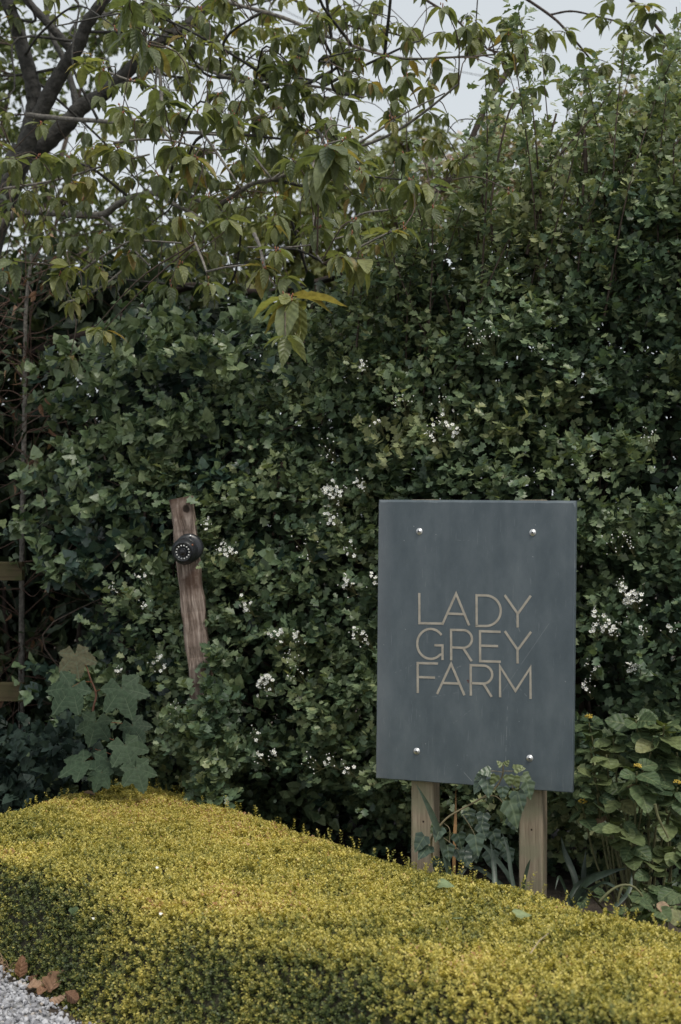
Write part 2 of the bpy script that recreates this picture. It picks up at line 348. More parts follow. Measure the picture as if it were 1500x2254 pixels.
def leaf_mesh(name, T, Mx, loc, tint):
    """one mesh out of many copies of template T"""
    tv, tf, tuv = T
    k, n = len(loc), len(tv)
    V = np.einsum('kij,nj->kni', Mx, tv) + loc[:, None]
    A = np.empty((k, n, 3), np.float32); A[..., :2] = tuv[None]; A[..., 2] = tint[:, None]
    fl = tf if isinstance(tf, list) else [tf]
    off = (np.arange(k) * n)[:, None, None]
    return mesh_np(name, V.reshape(-1, 3), [(f[None] + off).reshape(-1, f.shape[1]) for f in fl], A.reshape(-1, 3))
_variants = {}
def leaf_variant(key, T, tint, mat, q=10):
    b = min(q - 1, int(tint * q))
    if (key, b) not in _variants:
        t = (b + 0.5) / q
        me = leaf_mesh(key, T, np.eye(3)[None], np.zeros((1, 3)), np.array([t])); me.materials.append(mat)
        _variants[(key, b)] = me
    return _variants[(key, b)]
def leaf_obj(key, T, Mx, loc, tint, mat, parent, name='leaf'):
    o = bpy.data.objects.new(name, leaf_variant(key, T, tint, mat)); COL.objects.link(o)
    m4 = Matrix(np.vstack([np.hstack([Mx, loc[:, None]]), [0, 0, 0, 1]]).tolist())
    adopt(o, parent); o.matrix_basis = m4
    return o

class Sprays:                                        # collected leaf transforms of one plant
    def __init__(s): s.M, s.L, s.T = [], [], []
    def add(s, Mx, loc, tint): s.M.append(Mx); s.L.append(loc); s.T.append(tint)
    def cat(s): s.M, s.L, s.T = np.concatenate(s.M), np.concatenate(s.L), np.clip(np.concatenate(s.T), 0, 1)
    def filter(s, keep): s.M, s.L, s.T = s.M[keep], s.L[keep], s.T[keep]
def emit(S, key, T, mat, parent, score, name='foliage', nparts=300):
    """the nparts best-scored leaves as objects of their own, the rest as one part"""
    order = np.argsort(-score); pick = order[:nparts]; rest = order[nparts:]
    for i in pick: leaf_obj(key, T, S.M[i], S.L[i], float(S.T[i]), mat, parent)
    if len(rest): obj(name, leaf_mesh(name, T, S.M[rest], S.L[rest], S.T[rest]), mat, parent, kind='stuff')
def sprays(S, base, dirs, length, nleaf, size, tint, rng=RNG, spread=0.75, upw=0.9, face=None):
    """leafy shoots: leaves spiral round a stem, turned towards the light"""
    k = len(base); d = norm(dirs)
    for j in range(nleaf):
        t = (j + 0.6) / nleaf
        az = j * 2.4 + rng.uniform(0, 6.28, k)
        r = rvec(k, rng); side = norm(r - (r * d).sum(1, keepdims=True) * d)
        a = norm(d * (0.45 + 0.5 * t) + side * spread + rng.normal(0, 0.12, (k, 3)))
        up = np.array([0, 0, 1.0])[None] * upw + (face if face is not None else 0) + d * 0.35 + rng.normal(0, 0.38, (k, 3))
        sz = size * rng.uniform(0.48, 1.22, k) * (1 - 0.25 * (t > 0.85))
        Mx = basis(a, up) * sz[:, None, None]
        loc = base + d * (length * t)[:, None] + a * (sz * 0.12)[:, None]
        S.add(Mx, loc, tint + 0.22 * (t - 0.5) + rng.normal(0, 0.13, k))

# ------------------------------------------------------------------ ground
m, N, L, b = newmat('soil')
tc = N.new('ShaderNodeNewGeometry')
n1 = N.new('ShaderNodeTexNoise'); n1.inputs['Scale'].default_value = 14; n1.inputs['Detail'].default_value = 8
L.new(tc.outputs['Position'], n1.inputs['Vector'])
r = ramp(N, [(0.3, (0.028, 0.021, 0.015)), (0.55, (0.055, 0.042, 0.030)), (0.75, (0.085, 0.066, 0.045))]); L.new(n1.outputs['Fac'], r.inputs[0])
L.new(r.outputs[0], b.inputs['Base Color']); b.inputs['Roughness'].default_value = 0.95
bp = N.new('ShaderNodeBump'); bp.inputs['Strength'].default_value = 1; bp.inputs['Distance'].default_value = 0.03
L.new(n1.outputs['Fac'], bp.inputs['Height']); L.new(bp.outputs[0], b.inputs['Normal'])
M['soil'] = m
gv = [(-400, -400, 0), (400, -400, 0), (400, 600, 0), (-400, 600, 0)]
tag(obj('ground', mesh_np('ground', gv, np.array([[0, 1, 2, 3]]), smooth=False), M['soil']), kind='structure')

HEDGE_POLY = np.array([(-1.85, 5.45), (-1.5, 5.98), (-1.22, 6.56), (-0.90, 6.78), (-0.56, 6.36), (0.30, 5.14), (0.66, 4.82), (1.08, 4.30), (1.75, 3.40),
                       (1.25, 2.72), (0.42, 3.38), (-0.05, 3.76), (-0.5, 4.08), (-0.79, 4.40), (-1.03, 4.77), (-1.31, 5.10), (-1.62, 5.36)])
def poly_sd(p, poly, edge=False):                                # signed distance, positive inside
    EDGE_TMP = []; near = np.zeros(len(p), int)
    a = poly; bb = np.roll(poly, -1, 0); d = np.full(len(p), 1e9); ins = np.zeros(len(p), bool)
    for u, v in zip(a, bb):
        e = v - u; q = p - u; t = np.clip((q @ e) / (e @ e), 0, 1)
        dn = np.linalg.norm(q - t[:, None] * e, axis=1); near = np.where(dn < d, len(EDGE_TMP), near); EDGE_TMP.append(0); d = np.minimum(d, dn)
        c = ((u[1] > p[:, 1]) != (v[1] > p[:, 1])) & (p[:, 0] < (v[0] - u[0]) * (p[:, 1] - u[1]) / (v[1] - u[1] + 1e-12) + u[0])
        ins ^= c
    return (np.where(ins, d, -d), near) if edge else np.where(ins, d, -d)

# gravel drive: a sheet that follows the hedge's foot, with the loose stones on it
M['gravel_base'] = plain('crushed_stone_bed', (0.24, 0.24, 0.245), 0.9, var=0.5, scale=140, bump=1.0, bscale=120)
dr = [(-12, 5.9), (-2.2, 5.6), (-1.62, 5.26), (-1.36, 5.10), (-1.07, 4.72), (-0.84, 4.36), (-0.56, 4.00), (-0.12, 3.66), (0.4, 3.26), (1.2, 2.58), (3, 0.8), (6, -3), (-12, -6)]
tag(obj('gravel_drive', mesh_np('gravel_drive', [(x, y, 0.006) for x, y in dr], [np.array([list(range(len(dr)))])], smooth=False), M['gravel_base']), kind='structure')
def icos():
    g = (1 + 5 ** 0.5) / 2
    v = np.array([(-1, g, 0), (1, g, 0), (-1, -g, 0), (1, -g, 0), (0, -1, g), (0, 1, g), (0, -1, -g), (0, 1, -g), (g, 0, -1), (g, 0, 1), (-g, 0, -1), (-g, 0, 1)], float)
    f = np.array([(0, 11, 5), (0, 5, 1), (0, 1, 7), (0, 7, 10), (0, 10, 11), (1, 5, 9), (5, 11, 4), (11, 10, 2), (10, 7, 6), (7, 1, 8), (3, 9, 4), (3, 4, 2), (3, 2, 6), (3, 6, 8), (3, 8, 9), (4, 9, 5), (2, 4, 11), (6, 2, 10), (8, 6, 7), (9, 8, 1)])
    return norm(v), f
IV, IF = icos()
m, N, L, b = newmat('grey_gravel')
at = N.new('ShaderNodeAttribute'); at.attribute_name = 'leaf'; sep = N.new('ShaderNodeSeparateXYZ'); L.new(at.outputs['Vector'], sep.inputs[0])
r = ramp(N, [(0, (0.20, 0.20, 0.215)), (0.5, (0.35, 0.35, 0.37)), (0.93, (0.50, 0.50, 0.52)), (1, (0.32, 0.26, 0.20))]); L.new(sep.outputs['Z'], r.inputs[0])
L.new(r.outputs[0], b.inputs['Base Color']); b.inputs['Roughness'].default_value = 0.85
M['gravel'] = m
k = 34000
gp = np.stack([RNG.uniform(-2.1, -0.2, k), RNG.uniform(3.3, 5.6, k)], 1)
sd = poly_sd(gp, np.array(dr)); gp = gp[(sd > -0.09) & ((sd > 0.02) | (RNG.random(k) < 0.55 * np.exp(np.minimum(sd, 0) / 0.05)))]
k = len(gp)
V = IV[None] * RNG.uniform(0.7, 1.35, (k, 12, 1)) * (RNG.uniform(0.55, 1.0, (k, 1, 3)) * (0.0042 + 0.0030 * RNG.gamma(2.0, 0.6, (k, 1, 1)).clip(0, 3.2)))
A_, _ = np.linalg.qr(RNG.normal(size=(k, 3, 3))); V = np.einsum('kij,knj->kni', A_, V)
V += np.concatenate([gp, RNG.uniform(0.006, 0.017, (k, 1))], 1)[:, None]
att = np.zeros((k, 12, 3)); att[..., 2] = RNG.random(k)[:, None]
go = obj('gravel', mesh_np('gravel', V.reshape(-1, 3), (IF[None] + (np.arange(k) * 12)[:, None, None]).reshape(-1, 3), att.reshape(-1, 3), smooth=False), M['gravel'], kind='stuff')
tag(go, 'pale grey crushed stone at the foot of the golden hedge', 'gravel')

# ------------------------------------------------------------------ slate sign
m, N, L, b = newmat('slate')
tc = N.new('ShaderNodeTexCoord'); sep = N.new('ShaderNodeSeparateXYZ'); L.new(tc.outputs['Object'], sep.inputs[0])
n1 = N.new('ShaderNodeTexNoise'); n1.inputs['Scale'].default_value = 5; n1.inputs['Detail'].default_value = 7; n1.inputs['Roughness'].default_value = 0.65
mp = N.new('ShaderNodeMapping'); mp.inputs['Scale'].default_value = (1.6, 1, 0.8); mp.inputs['Rotation'].default_value = (0, 0.5, 0)
L.new(tc.outputs['Object'], mp.inputs[0]); L.new(mp.outputs[0], n1.inputs['Vector'])
r = ramp(N, [(0.32, (0.064, 0.084, 0.098)), (0.5, (0.084, 0.106, 0.121)), (0.68, (0.112, 0.135, 0.150))]); L.new(n1.outputs['Fac'], r.inputs[0])
col = r.outputs[0]
nf = N.new('ShaderNodeTexNoise'); nf.inputs['Scale'].default_value = 260; nf.inputs['Detail'].default_value = 3; L.new(tc.outputs['Object'], nf.inputs['Vector'])
def line_mask(p, q, wd, dash=None, strength=1.0):
    (x0, z0), (x1, z1) = p, q; ln = math.hypot(x1 - x0, z1 - z0); ux, uz = (x1 - x0) / ln, (z1 - z0) / ln
    rx = math_n(N, L, 'SUBTRACT', sep.outputs['X'], x0); rz = math_n(N, L, 'SUBTRACT', sep.outputs['Z'], z0)
    t = math_n(N, L, 'ADD', math_n(N, L, 'MULTIPLY', rx, ux), math_n(N, L, 'MULTIPLY', rz, uz))
    dd = math_n(N, L, 'ABSOLUTE', math_n(N, L, 'SUBTRACT', math_n(N, L, 'MULTIPLY', rx, -uz), math_n(N, L, 'MULTIPLY', rz, -ux)))
    msk = math_n(N, L, 'MULTIPLY', math_n(N, L, 'LESS_THAN', dd, wd), math_n(N, L, 'MULTIPLY', math_n(N, L, 'GREATER_THAN', t, 0), math_n(N, L, 'LESS_THAN', t, ln)))
    nn = N.new('ShaderNodeTexNoise'); nn.inputs['Scale'].default_value = dash or 30; L.new(tc.outputs['Object'], nn.inputs['Vector'])
    msk = math_n(N, L, 'MULTIPLY', msk, math_n(N, L, 'GREATER_THAN', nn.outputs['Fac'], 0.40 if not dash else 0.52))
    return math_n(N, L, 'MULTIPLY', msk, strength)
SLATE = (m, N, L, b, tc, sep, col, nf)
SW, SH, ST = 0.723, 1.020, 0.034
def crop_to_board(cx, cy):                           # homography: traced sign corners -> board plane
    return HOMO(cx, cy)
src = np.array([(62, 58), (1411, 60), (1377, 2068), (33, 1975)], float)
dst = np.array([(-SW / 2, SH / 2), (SW / 2, SH / 2), (SW / 2, -SH / 2), (-SW / 2, -SH / 2)])
A_ = []; B_ = []
for (x, y), (u, v) in zip(src, dst):
    A_ += [[x, y, 1, 0, 0, 0, -u * x, -u * y], [0, 0, 0, x, y, 1, -v * x, -v * y]]; B_ += [u, v]
hm = np.append(np.linalg.solve(np.array(A_), np.array(B_)), 1).reshape(3, 3)
def HOMO(cx, cy):
    q = hm @ np.array([cx, cy, 1.0]); return q[0] / q[2], q[1] / q[2]
masks = [line_mask(HOMO(1225, 905), HOMO(905, 1372), 0.0007, None, 0.32), line_mask(HOMO(937, 1455), HOMO(922, 1850), 0.0008, 55, 0.4),
         line_mask(HOMO(760, 1355), HOMO(420, 1415), 0.0008, 90, 0.3), line_mask(HOMO(690, 1500), HOMO(560, 1600), 0.0010, 140, 0.25),
         line_mask(HOMO(590, 1880), HOMO(690, 1990), 0.0010, 60, 0.5), line_mask(HOMO(960, 800), HOMO(1040, 1000), 0.0018, 70, 0.22),
         line_mask(HOMO(600, 335), HOMO(720, 340), 0.0008, 40, 0.3), line_mask(HOMO(1190, 605), HOMO(1250, 580), 0.0008, 60, 0.4),
         line_mask(HOMO(440, 1290), HOMO(640, 1190), 0.0022, 110, 0.3), line_mask(HOMO(1000, 1330), HOMO(1100, 1440), 0.0009, 70, 0.35),
         line_mask(HOMO(170, 1250), HOMO(320, 1180), 0.0016, 120, 0.35), line_mask(HOMO(300, 1500), HOMO(345, 1560), 0.0008, 60, 0.4)]
tot = masks[0]
for q in masks[1:]: tot = math_n(N, L, 'MAXIMUM', tot, q)
v1 = N.new('ShaderNodeTexVoronoi'); v1.inputs['Scale'].default_value = 15; L.new(tc.outputs['Object'], v1.inputs['Vector'])   # nicks
tot = math_n(N, L, 'MAXIMUM', tot, math_n(N, L, 'MULTIPLY', math_n(N, L, 'LESS_THAN', v1.outputs['Distance'], 0.030), 0.6))
mp2 = N.new('ShaderNodeMapping'); mp2.inputs['Scale'].default_value = (220, 20, 14); mp2.inputs['Rotation'].default_value = (0, 1.2, 0); L.new(tc.outputs['Object'], mp2.inputs[0])
n3 = N.new('ShaderNodeTexNoise'); n3.inputs['Scale'].default_value = 1; n3.inputs['Detail'].default_value = 2; L.new(mp2.outputs[0], n3.inputs['Vector'])
tot = math_n(N, L, 'MAXIMUM', tot, math_n(N, L, 'MULTIPLY', math_n(N, L, 'GREATER_THAN', n3.outputs['Fac'], 0.70), 0.14))
mpv = N.new('ShaderNodeMapping'); mpv.inputs['Scale'].default_value = (26, 10, 1.1); L.new(tc.outputs['Object'], mpv.inputs[0])
n5 = N.new('ShaderNodeTexNoise'); n5.inputs['Scale'].default_value = 1; n5.inputs['Detail'].default_value = 5; L.new(mpv.outputs[0], n5.inputs['Vector'])   # rain runs
mrr = N.new('ShaderNodeMapRange'); mrr.inputs['From Min'].default_value = 0.52; mrr.inputs['From Max'].default_value = 0.8; mrr.inputs['To Max'].default_value = 0.05; L.new(n5.outputs['Fac'], mrr.inputs['Value'])
tot = math_n(N, L, 'MAXIMUM', tot, mrr.outputs[0])
mx = N.new('ShaderNodeMix'); mx.data_type = 'RGBA'; L.new(tot, mx.inputs[0]); L.new(col, mx.inputs['A']); mx.inputs['B'].default_value = (0.34, 0.36, 0.37, 1)
# paler mottling that fades out from the left edge
ed = N.new('ShaderNodeMapRange'); ed.inputs['From Min'].default_value = -SW / 2; ed.inputs['From Max'].default_value = -SW / 2 + 0.065; ed.inputs['To Min'].default_value = 0.5; ed.inputs['To Max'].default_value = 0
L.new(sep.outputs['X'], ed.inputs['Value'])
n4 = N.new('ShaderNodeTexNoise'); n4.inputs['Scale'].default_value = 9; n4.inputs['Detail'].default_value = 5; L.new(tc.outputs['Object'], n4.inputs['Vector'])
mx2 = N.new('ShaderNodeMix'); mx2.data_type = 'RGBA'; L.new(math_n(N, L, 'MULTIPLY', ed.outputs[0], n4.outputs['Fac']), mx2.inputs[0])
L.new(mx.outputs['Result'], mx2.inputs['A']); mx2.inputs['B'].default_value = (0.20, 0.205, 0.22, 1)
kx, kz = HOMO(668, 1305)                             # small rust-brown chip beside the R
dx = math_n(N, L, 'SUBTRACT', sep.outputs['X'], kx); dz = math_n(N, L, 'SUBTRACT', sep.outputs['Z'], kz)
dd = math_n(N, L, 'ADD', math_n(N, L, 'MULTIPLY', dx, dx), math_n(N, L, 'MULTIPLY', dz, dz))
mx3 = N.new('ShaderNodeMix'); mx3.data_type = 'RGBA'; L.new(math_n(N, L, 'MULTIPLY', math_n(N, L, 'LESS_THAN', dd, 0.0055 ** 2), math_n(N, L, 'GREATER_THAN', nf.outputs['Fac'], 0.42)), mx3.inputs[0])
L.new(mx2.outputs['Result'], mx3.inputs['A']); mx3.inputs['B'].default_value = (0.09, 0.035, 0.03, 1)
L.new(mx3.outputs['Result'], b.inputs['Base Color'])
b.inputs['Roughness'].default_value = 0.46; b.inputs['Specular IOR Level'].default_value = 0.45
bp = N.new('ShaderNodeBump'); bp.inputs['Strength'].default_value = 0.35; bp.inputs['Distance'].default_value = 0.002
L.new(math_n(N, L, 'ADD', n1.outputs['Fac'], math_n(N, L, 'MULTIPLY', nf.outputs['Fac'], 0.4)), bp.inputs['Height']); L.new(bp.outputs[0], b.inputs['Normal'])
M['slate'] = m

YAW, ROLL = -math.radians(19.8), math.radians(0.6)
sign_c = np.array([0.480, 5.098, 1.120])
Rz = np.array(Matrix.Rotation(YAW, 3, 'Z'))
sign = empty('slate_sign', (sign_c[0], sign_c[1], 0), 'dark slate sign board reading LADY GREY FARM bolted to two timber posts', 'sign')
# board: bevelled slab with a slightly chipped, uneven arris
def board_mesh():
    n = 40; per = []
    def edge(a, b_, k): return [a + (b_ - a) * t for t in np.linspace(0, 1, k, endpoint=False)]
    c = [np.array(q) for q in [(-SW / 2, SH / 2), (SW / 2, SH / 2), (SW / 2, -SH / 2), (-SW / 2, -SH / 2)]]
    pts = np.array(edge(c[0], c[1], 30) + edge(c[1], c[2], 42) + edge(c[2], c[3], 30) + edge(c[3], c[0], 42))
    k = len(pts); rng = np.random.default_rng(3)
    inn = -np.sign(pts) * (np.abs(np.abs(pts) - np.array([SW / 2, SH / 2])) < 1e-6)
    chip = np.abs(rng.normal(0, 0.00035, k))[:, None]
    topw = (pts[:, 1] > SH / 2 - 1e-6)[:, None] * 0.006 + 0.0022
    rings = [(pts + inn * (0.002 + chip * 0.5), ST / 2), (pts + inn * chip * 0.3, ST / 2 - 0.003), (pts + inn * chip, -ST / 2 + topw[:, 0] * 0.9), (pts + inn * (topw + chip * 2), -ST / 2)]
    V = np.concatenate([np.stack([p[:, 0], np.broadcast_to(y, k), p[:, 1]], 1) for p, y in rings])
    fs = [(i * k + j, (i + 1) * k + j, (i + 1) * k + (j + 1) % k, i * k + (j + 1) % k) for i in range(3) for j in range(k)]
    return mesh_np('sign_board', V, [np.array(fs), np.array([list(range(3 * k, 4 * k))[::-1]]), np.array([list(range(k))])], smooth=False)
board = obj('sign_board', board_mesh(), M['slate'], sign)
board.matrix_parent_inverse = Matrix.Identity(4)
board.location = (0, 0, sign_c[2]); board.rotation_euler = Matrix(np.array(Matrix.Rotation(YAW, 3, 'Z') @ Matrix.Rotation(ROLL, 3, 'Y')).tolist()).to_euler()
def onboard(o): o.parent = board; o.matrix_parent_inverse = Matrix.Identity(4); return o
def stroke_mesh(polys, wd=0.0080):
    V, Fs = [], []; y0 = -ST / 2 - 0.0012
    for s_, poly in enumerate(polys):
        p = np.array(poly); n = len(p); t = norm(np.diff(p, axis=0)); nn = np.stack([-t[:, 1], t[:, 0]], 1)
        off = []
        for i in range(n):
            if i == 0: o_ = nn[0]
            elif i == n - 1: o_ = nn[-1]
            else:
                bis = norm(nn[i - 1] + nn[i]); o_ = bis / max(0.35, bis @ nn[i])
            off.append(o_ * wd / 2)
        off = np.array(off); y = y0 - 0.00025 * s_; b0 = len(V)
        for i in range(n):
            for q in (p[i] + off[i], p[i] - off[i]): V += [(q[0], y, q[1]), (q[0], -ST / 2 + 0.001, q[1])]
        for i in range(n - 1):
            a = b0 + 4 * i
            Fs += [(a, a + 4, a + 6, a + 2), (a, a + 1, a + 5, a + 4), (a + 2, a + 6, a + 7, a + 3)]
        Fs += [(b0, b0 + 2, b0 + 3, b0 + 1), (b0 + 4 * n - 4, b0 + 4 * n - 3, b0 + 4 * n - 1, b0 + 4 * n - 2)]
    return mesh_np('letter', V, np.array(Fs), smooth=False)
def arc(cx, cy, rx, ry, a0, a1, n=22): return [(cx + rx * math.cos(math.radians(a)), cy - ry * math.sin(math.radians(a))) for a in np.linspace(a0, a1, n)]
LET = [
    [[(338, 700), (338, 908), (500, 910)]],
    [[(494, 918), (590, 704), (678, 922)], [(535, 841), (648, 845)]],
    [[(730, 926), (730, 714)] + [(770, 715)] + arc(792, 820, 103, 105, 88, -88) + [(770, 925), (722, 925)]],
    [[(922, 712), (1010, 838), (1010, 934)], [(1010, 842), (1101, 716)]],
    [arc(414, 1050, 92, 103, 36, 322, 34)[:-1] + [(495, 1118)], [(495, 1160), (495, 1060), (440, 1059)]],
    [[(554, 1162), (554, 953), (632, 954)] + arc(637, 1015, 60, 61, 86, -86, 18) + [(632, 1076), (554, 1073)], [(636, 1076), (694, 1167)]],
    [[(893, 965), (752, 961), (752, 1167), (893, 1170)], [(752, 1060), (875, 1063)]],
    [[(922, 960), (1008, 1086), (1008, 1181)], [(1008, 1090), (1101, 964)]],
    [[(324, 1388), (324, 1182), (463, 1185)], [(324, 1278), (442, 1282)]],
    [[(456, 1394), (553, 1186), (643, 1402)], [(495, 1318), (612, 1322)]],
    [[(687, 1404), (687, 1195), (768, 1197)] + arc(772, 1259, 62, 62, 86, -86, 18) + [(768, 1321), (687, 1318)], [(774, 1322), (829, 1411)]],
    [[(887, 1414), (887, 1202), (992, 1370), (1095, 1210), (1095, 1424)]],
]
for polys in LET:
    onboard(obj('letter', stroke_mesh([[HOMO(*q) for q in p] for p in polys]), M['gold']))
washer = Geo().lathe([(0.0, 0.0), (0.0118, 0.0), (0.0120, 0.0012), (0.0112, 0.0024), (0.0078, 0.0026), (0.0074, 0.0040), (0.0062, 0.0068), (0.0036, 0.0080)], (0, 0, 0), (0, -1, 0), 22).mesh('bolt')
sock = Geo().lathe([(0.0037, 0.0079), (0.0034, 0.0060), (0.0, 0.0060)], (0, 0, 0), (0, -1, 0), 6).mesh('hex_socket')
for cx, cy in ((341, 276), (1117, 281), (315, 1787), (1087, 1831)):
    o = onboard(obj('bolt', washer, M['steel'])); u, v = HOMO(cx, cy); o.location = (u, -ST / 2, v)
    s_ = obj('hex_socket', sock, M['steel_dark']); s_.parent = o
M['post'] = wood_mat('treated_softwood', (0.16, 0.125, 0.085), (0.29, 0.235, 0.17), (0.40, 0.34, 0.25), knots=((0.004, 0.46, 0.0035),), stain=(0.24, 0.225, 0.15), grain=120)
def post_mesh(name, hw, hd, h, ch=0.004, seg=14, wob=0.0, seed=0, topcut=0.0):
    rng = np.random.default_rng(seed); rings = []
    for i in range(seg + 1):
        z = h * i / seg; j = rng.normal(0, wob, (8, 2)) if wob else np.zeros((8, 2))
        c = np.array([(-hw + ch, -hd), (hw - ch, -hd), (hw, -hd + ch), (hw, hd - ch), (hw - ch, hd), (-hw + ch, hd), (-hw, hd - ch), (-hw, -hd + ch)]) + j
        zz = np.full(8, z)
        if i == seg: zz = zz + topcut * c[:, 0]
        rings.append(np.column_stack([c, zz]))
    V = np.concatenate(rings)
    fs = [(i * 8 + j, i * 8 + (j + 1) % 8, (i + 1) * 8 + (j + 1) % 8, (i + 1) * 8 + j) for i in range(seg) for j in range(8)]
    return mesh_np(name, V, [np.array(fs), np.array([list(range(seg * 8, seg * 8 + 8))])], smooth=False)
for lx, top, sd_ in ((-0.200, 1.634, 1), (0.200, 1.631, 2)):
    w_ = Rz @ np.array([lx, ST / 2 + 0.0435, 0])
    o = obj('post', post_mesh('post', 0.0425, 0.0425, top, wob=0.0006, seed=sd_), M['post'], sign)
    o.matrix_parent_inverse = Matrix.Identity(4); o.location = (w_[0], w_[1], 0); o.rotation_euler = (0, 0, YAW)

# ------------------------------------------------------------------ golden clipped hedge
HT = 0.355
def hedge_z(p):
    d, ne = poly_sd(p, HEDGE_POLY, True); t = np.maximum(d, 1e-4) / np.where(ne >= 8, np.interp(p[:, 0], [-1.3, -1.0, -.75, -.5], [.07, .10, .17, .19]), 0.11)
    bump_ = 0.008 * vnoise(p[:, 0] * 5, p[:, 1] * 5, 5) + 0.007 * vnoise(p[:, 0] * 16, p[:, 1] * 16, 6)
    return np.where(d > 0, (HT + bump_) * (t ** -5.0 + 1) ** -0.2, 0), d
gx = np.arange(-1.95, 1.85, 0.02); gy = np.arange(2.65, 6.9, 0.02)
GX, GY = np.meshgrid(gx, gy, indexing='ij'); gp = np.stack([GX.ravel(), GY.ravel()], 1)
gz, gd = hedge_z(gp); ny = len(gy)
ii, jj = np.meshgrid(np.arange(len(gx) - 1), np.arange(ny - 1), indexing='ij')
q = np.stack([ii * ny + jj, (ii + 1) * ny + jj, (ii + 1) * ny + jj + 1, ii * ny + jj + 1], -1).reshape(-1, 4)
q = q[(gd[q] > 0.0).any(1)]
gv3 = np.column_stack([gp, gz])
box = empty('clipped_hedge', (0, 4.7, 0), 'low clipped golden-yellow hedge mound running across the foreground', 'hedge')
used, inv = np.unique(q, return_inverse=True)
cv = gv3[used].copy(); cv[:, 2] = np.maximum(cv[:, 2] - 0.045, -0.01)
obj('light_block_core', mesh_np('light_block_core', cv, inv.reshape(-1, 4)), M['core'], box, kind='stuff')  # solid dark sheet added under the leaves to block light
tri = np.concatenate([q[:, [0, 1, 2]], q[:, [0, 2, 3]]]); a, b_, c = gv3[tri[:, 0]], gv3[tri[:, 1]], gv3[tri[:, 2]]
cr = np.cross(b_ - a, c - a); ar = np.linalg.norm(cr, axis=1) / 2; nrm = norm(cr); nrm *= np.sign(nrm[:, 2:3] + 1e-9)
cen = (a + b_ + c) / 3; pxx, pyy = project(cen); inview = (pxx > -260) & (pxx < 1760)
prob = ar * np.where(inview, 1, 0.05); prob /= prob.sum()
K = 42000
idx = RNG.choice(len(tri), K, p=prob); r1, r2 = np.sqrt(RNG.random(K)), RNG.random(K)
pos = a[idx] * (1 - r1)[:, None] + b_[idx] * (r1 * (1 - r2))[:, None] + c[idx] * (r1 * r2)[:, None]
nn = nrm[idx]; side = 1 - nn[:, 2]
dirs = norm(nn * 0.85 + np.array([0, 0, 0.4]) + RNG.normal(0, 0.30, (K, 3)))
clump = 0.5 + 0.5 * vnoise(pos[:, 0] * 9 + pos[:, 2] * 6, pos[:, 1] * 9 - pos[:, 2] * 5, 11)
lenv = RNG.uniform(0.026, 0.044, K) * (1 + 0.5 * (RNG.random(K) < 0.02))
sunk = lenv * RNG.uniform(0.75, 1.0, K) + 0.007 * (1 - clump)
thin = vnoise(pos[:, 0] * 13 + 3 * pos[:, 2], pos[:, 1] * 13 + 9 * pos[:, 2], 15)
sunk = sunk + 0.030 * np.clip(-thin - 0.55, 0, 1)
stray = RNG.random(K) < 0.006; sunk = np.where(stray, -0.006, sunk)
base_ = pos - dirs * sunk[:, None]
young = 0.66 + 0.10 * np.clip(thin, -1, 1) + 0.18 * vnoise(pos[:, 0] * 3.1, pos[:, 1] * 3.1, 12) + 0.10 * (clump - 0.5) - 0.46 * np.clip(side * 1.4, 0, 1) + RNG.normal(0, 0.08, K)  # side leaves greener, and darkened further to paint in that face's shade
SB = Sprays(); NL = 10
for j in range(NL):
    t = (j // 2 + 0.8) / (NL / 2)
    ref = norm(np.cross(dirs, rvec(K, np.random.default_rng(40))))
    if (j // 2) % 2: ref = np.cross(dirs, ref)
    s_ = ref * (1 if j % 2 else -1)
    a_ = norm(dirs * (0.5 + 0.3 * t) + s_ * 0.85 + RNG.normal(0, 0.15, (K, 3)))
    n_ = dirs * 0.9 - s_ * 0.35 + RNG.normal(0, 0.25, (K, 3))
    sz = RNG.uniform(0.0088, 0.0140, K) * (1.05 - 0.35 * (t > 0.95))
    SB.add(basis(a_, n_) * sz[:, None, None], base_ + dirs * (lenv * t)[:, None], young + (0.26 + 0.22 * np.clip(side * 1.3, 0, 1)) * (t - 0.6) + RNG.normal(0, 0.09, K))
# taller wisps on the back rim and top
e0 = HEDGE_POLY[3:8]; rim = []
for u, v in zip(e0[:-1], e0[1:]):
    for t in RNG.random(16): rim.append(u + (v - u) * t)
rim = np.array(rim); inward = norm(np.array([-0.55, -0.8])[None]); rim = rim + inward * RNG.uniform(0.10, 0.16, (len(rim), 1))
rz_, _ = hedge_z(rim); kb = len(rim)
wb = np.column_stack([rim, rz_ - 0.01]); wd_ = norm(np.array([0, 0, 1.0]) + RNG.normal(0, 0.28, (kb, 3))); wl_ = RNG.uniform(0.03, 0.075, kb)
for j in range(14):
    t = (j // 2 + 0.8) / 7; s_ = norm(np.cross(wd_, rvec(kb, np.random.default_rng(41 + j // 2)))) * (1 if j % 2 else -1)
    a_ = norm(wd_ * 0.7 + s_ * 0.8); sz = RNG.uniform(0.008, 0.013, kb)
    SB.add(basis(a_, wd_ - s_ * 0.3) * sz[:, None, None], wb + wd_ * (wl_ * t)[:, None], np.full(kb, 0.62) + RNG.normal(0, 0.1, kb))
SB.cat()
obj('foliage', leaf_mesh('foliage', T_BOX, SB.M, SB.L, SB.T), M['box'], box, kind='stuff')

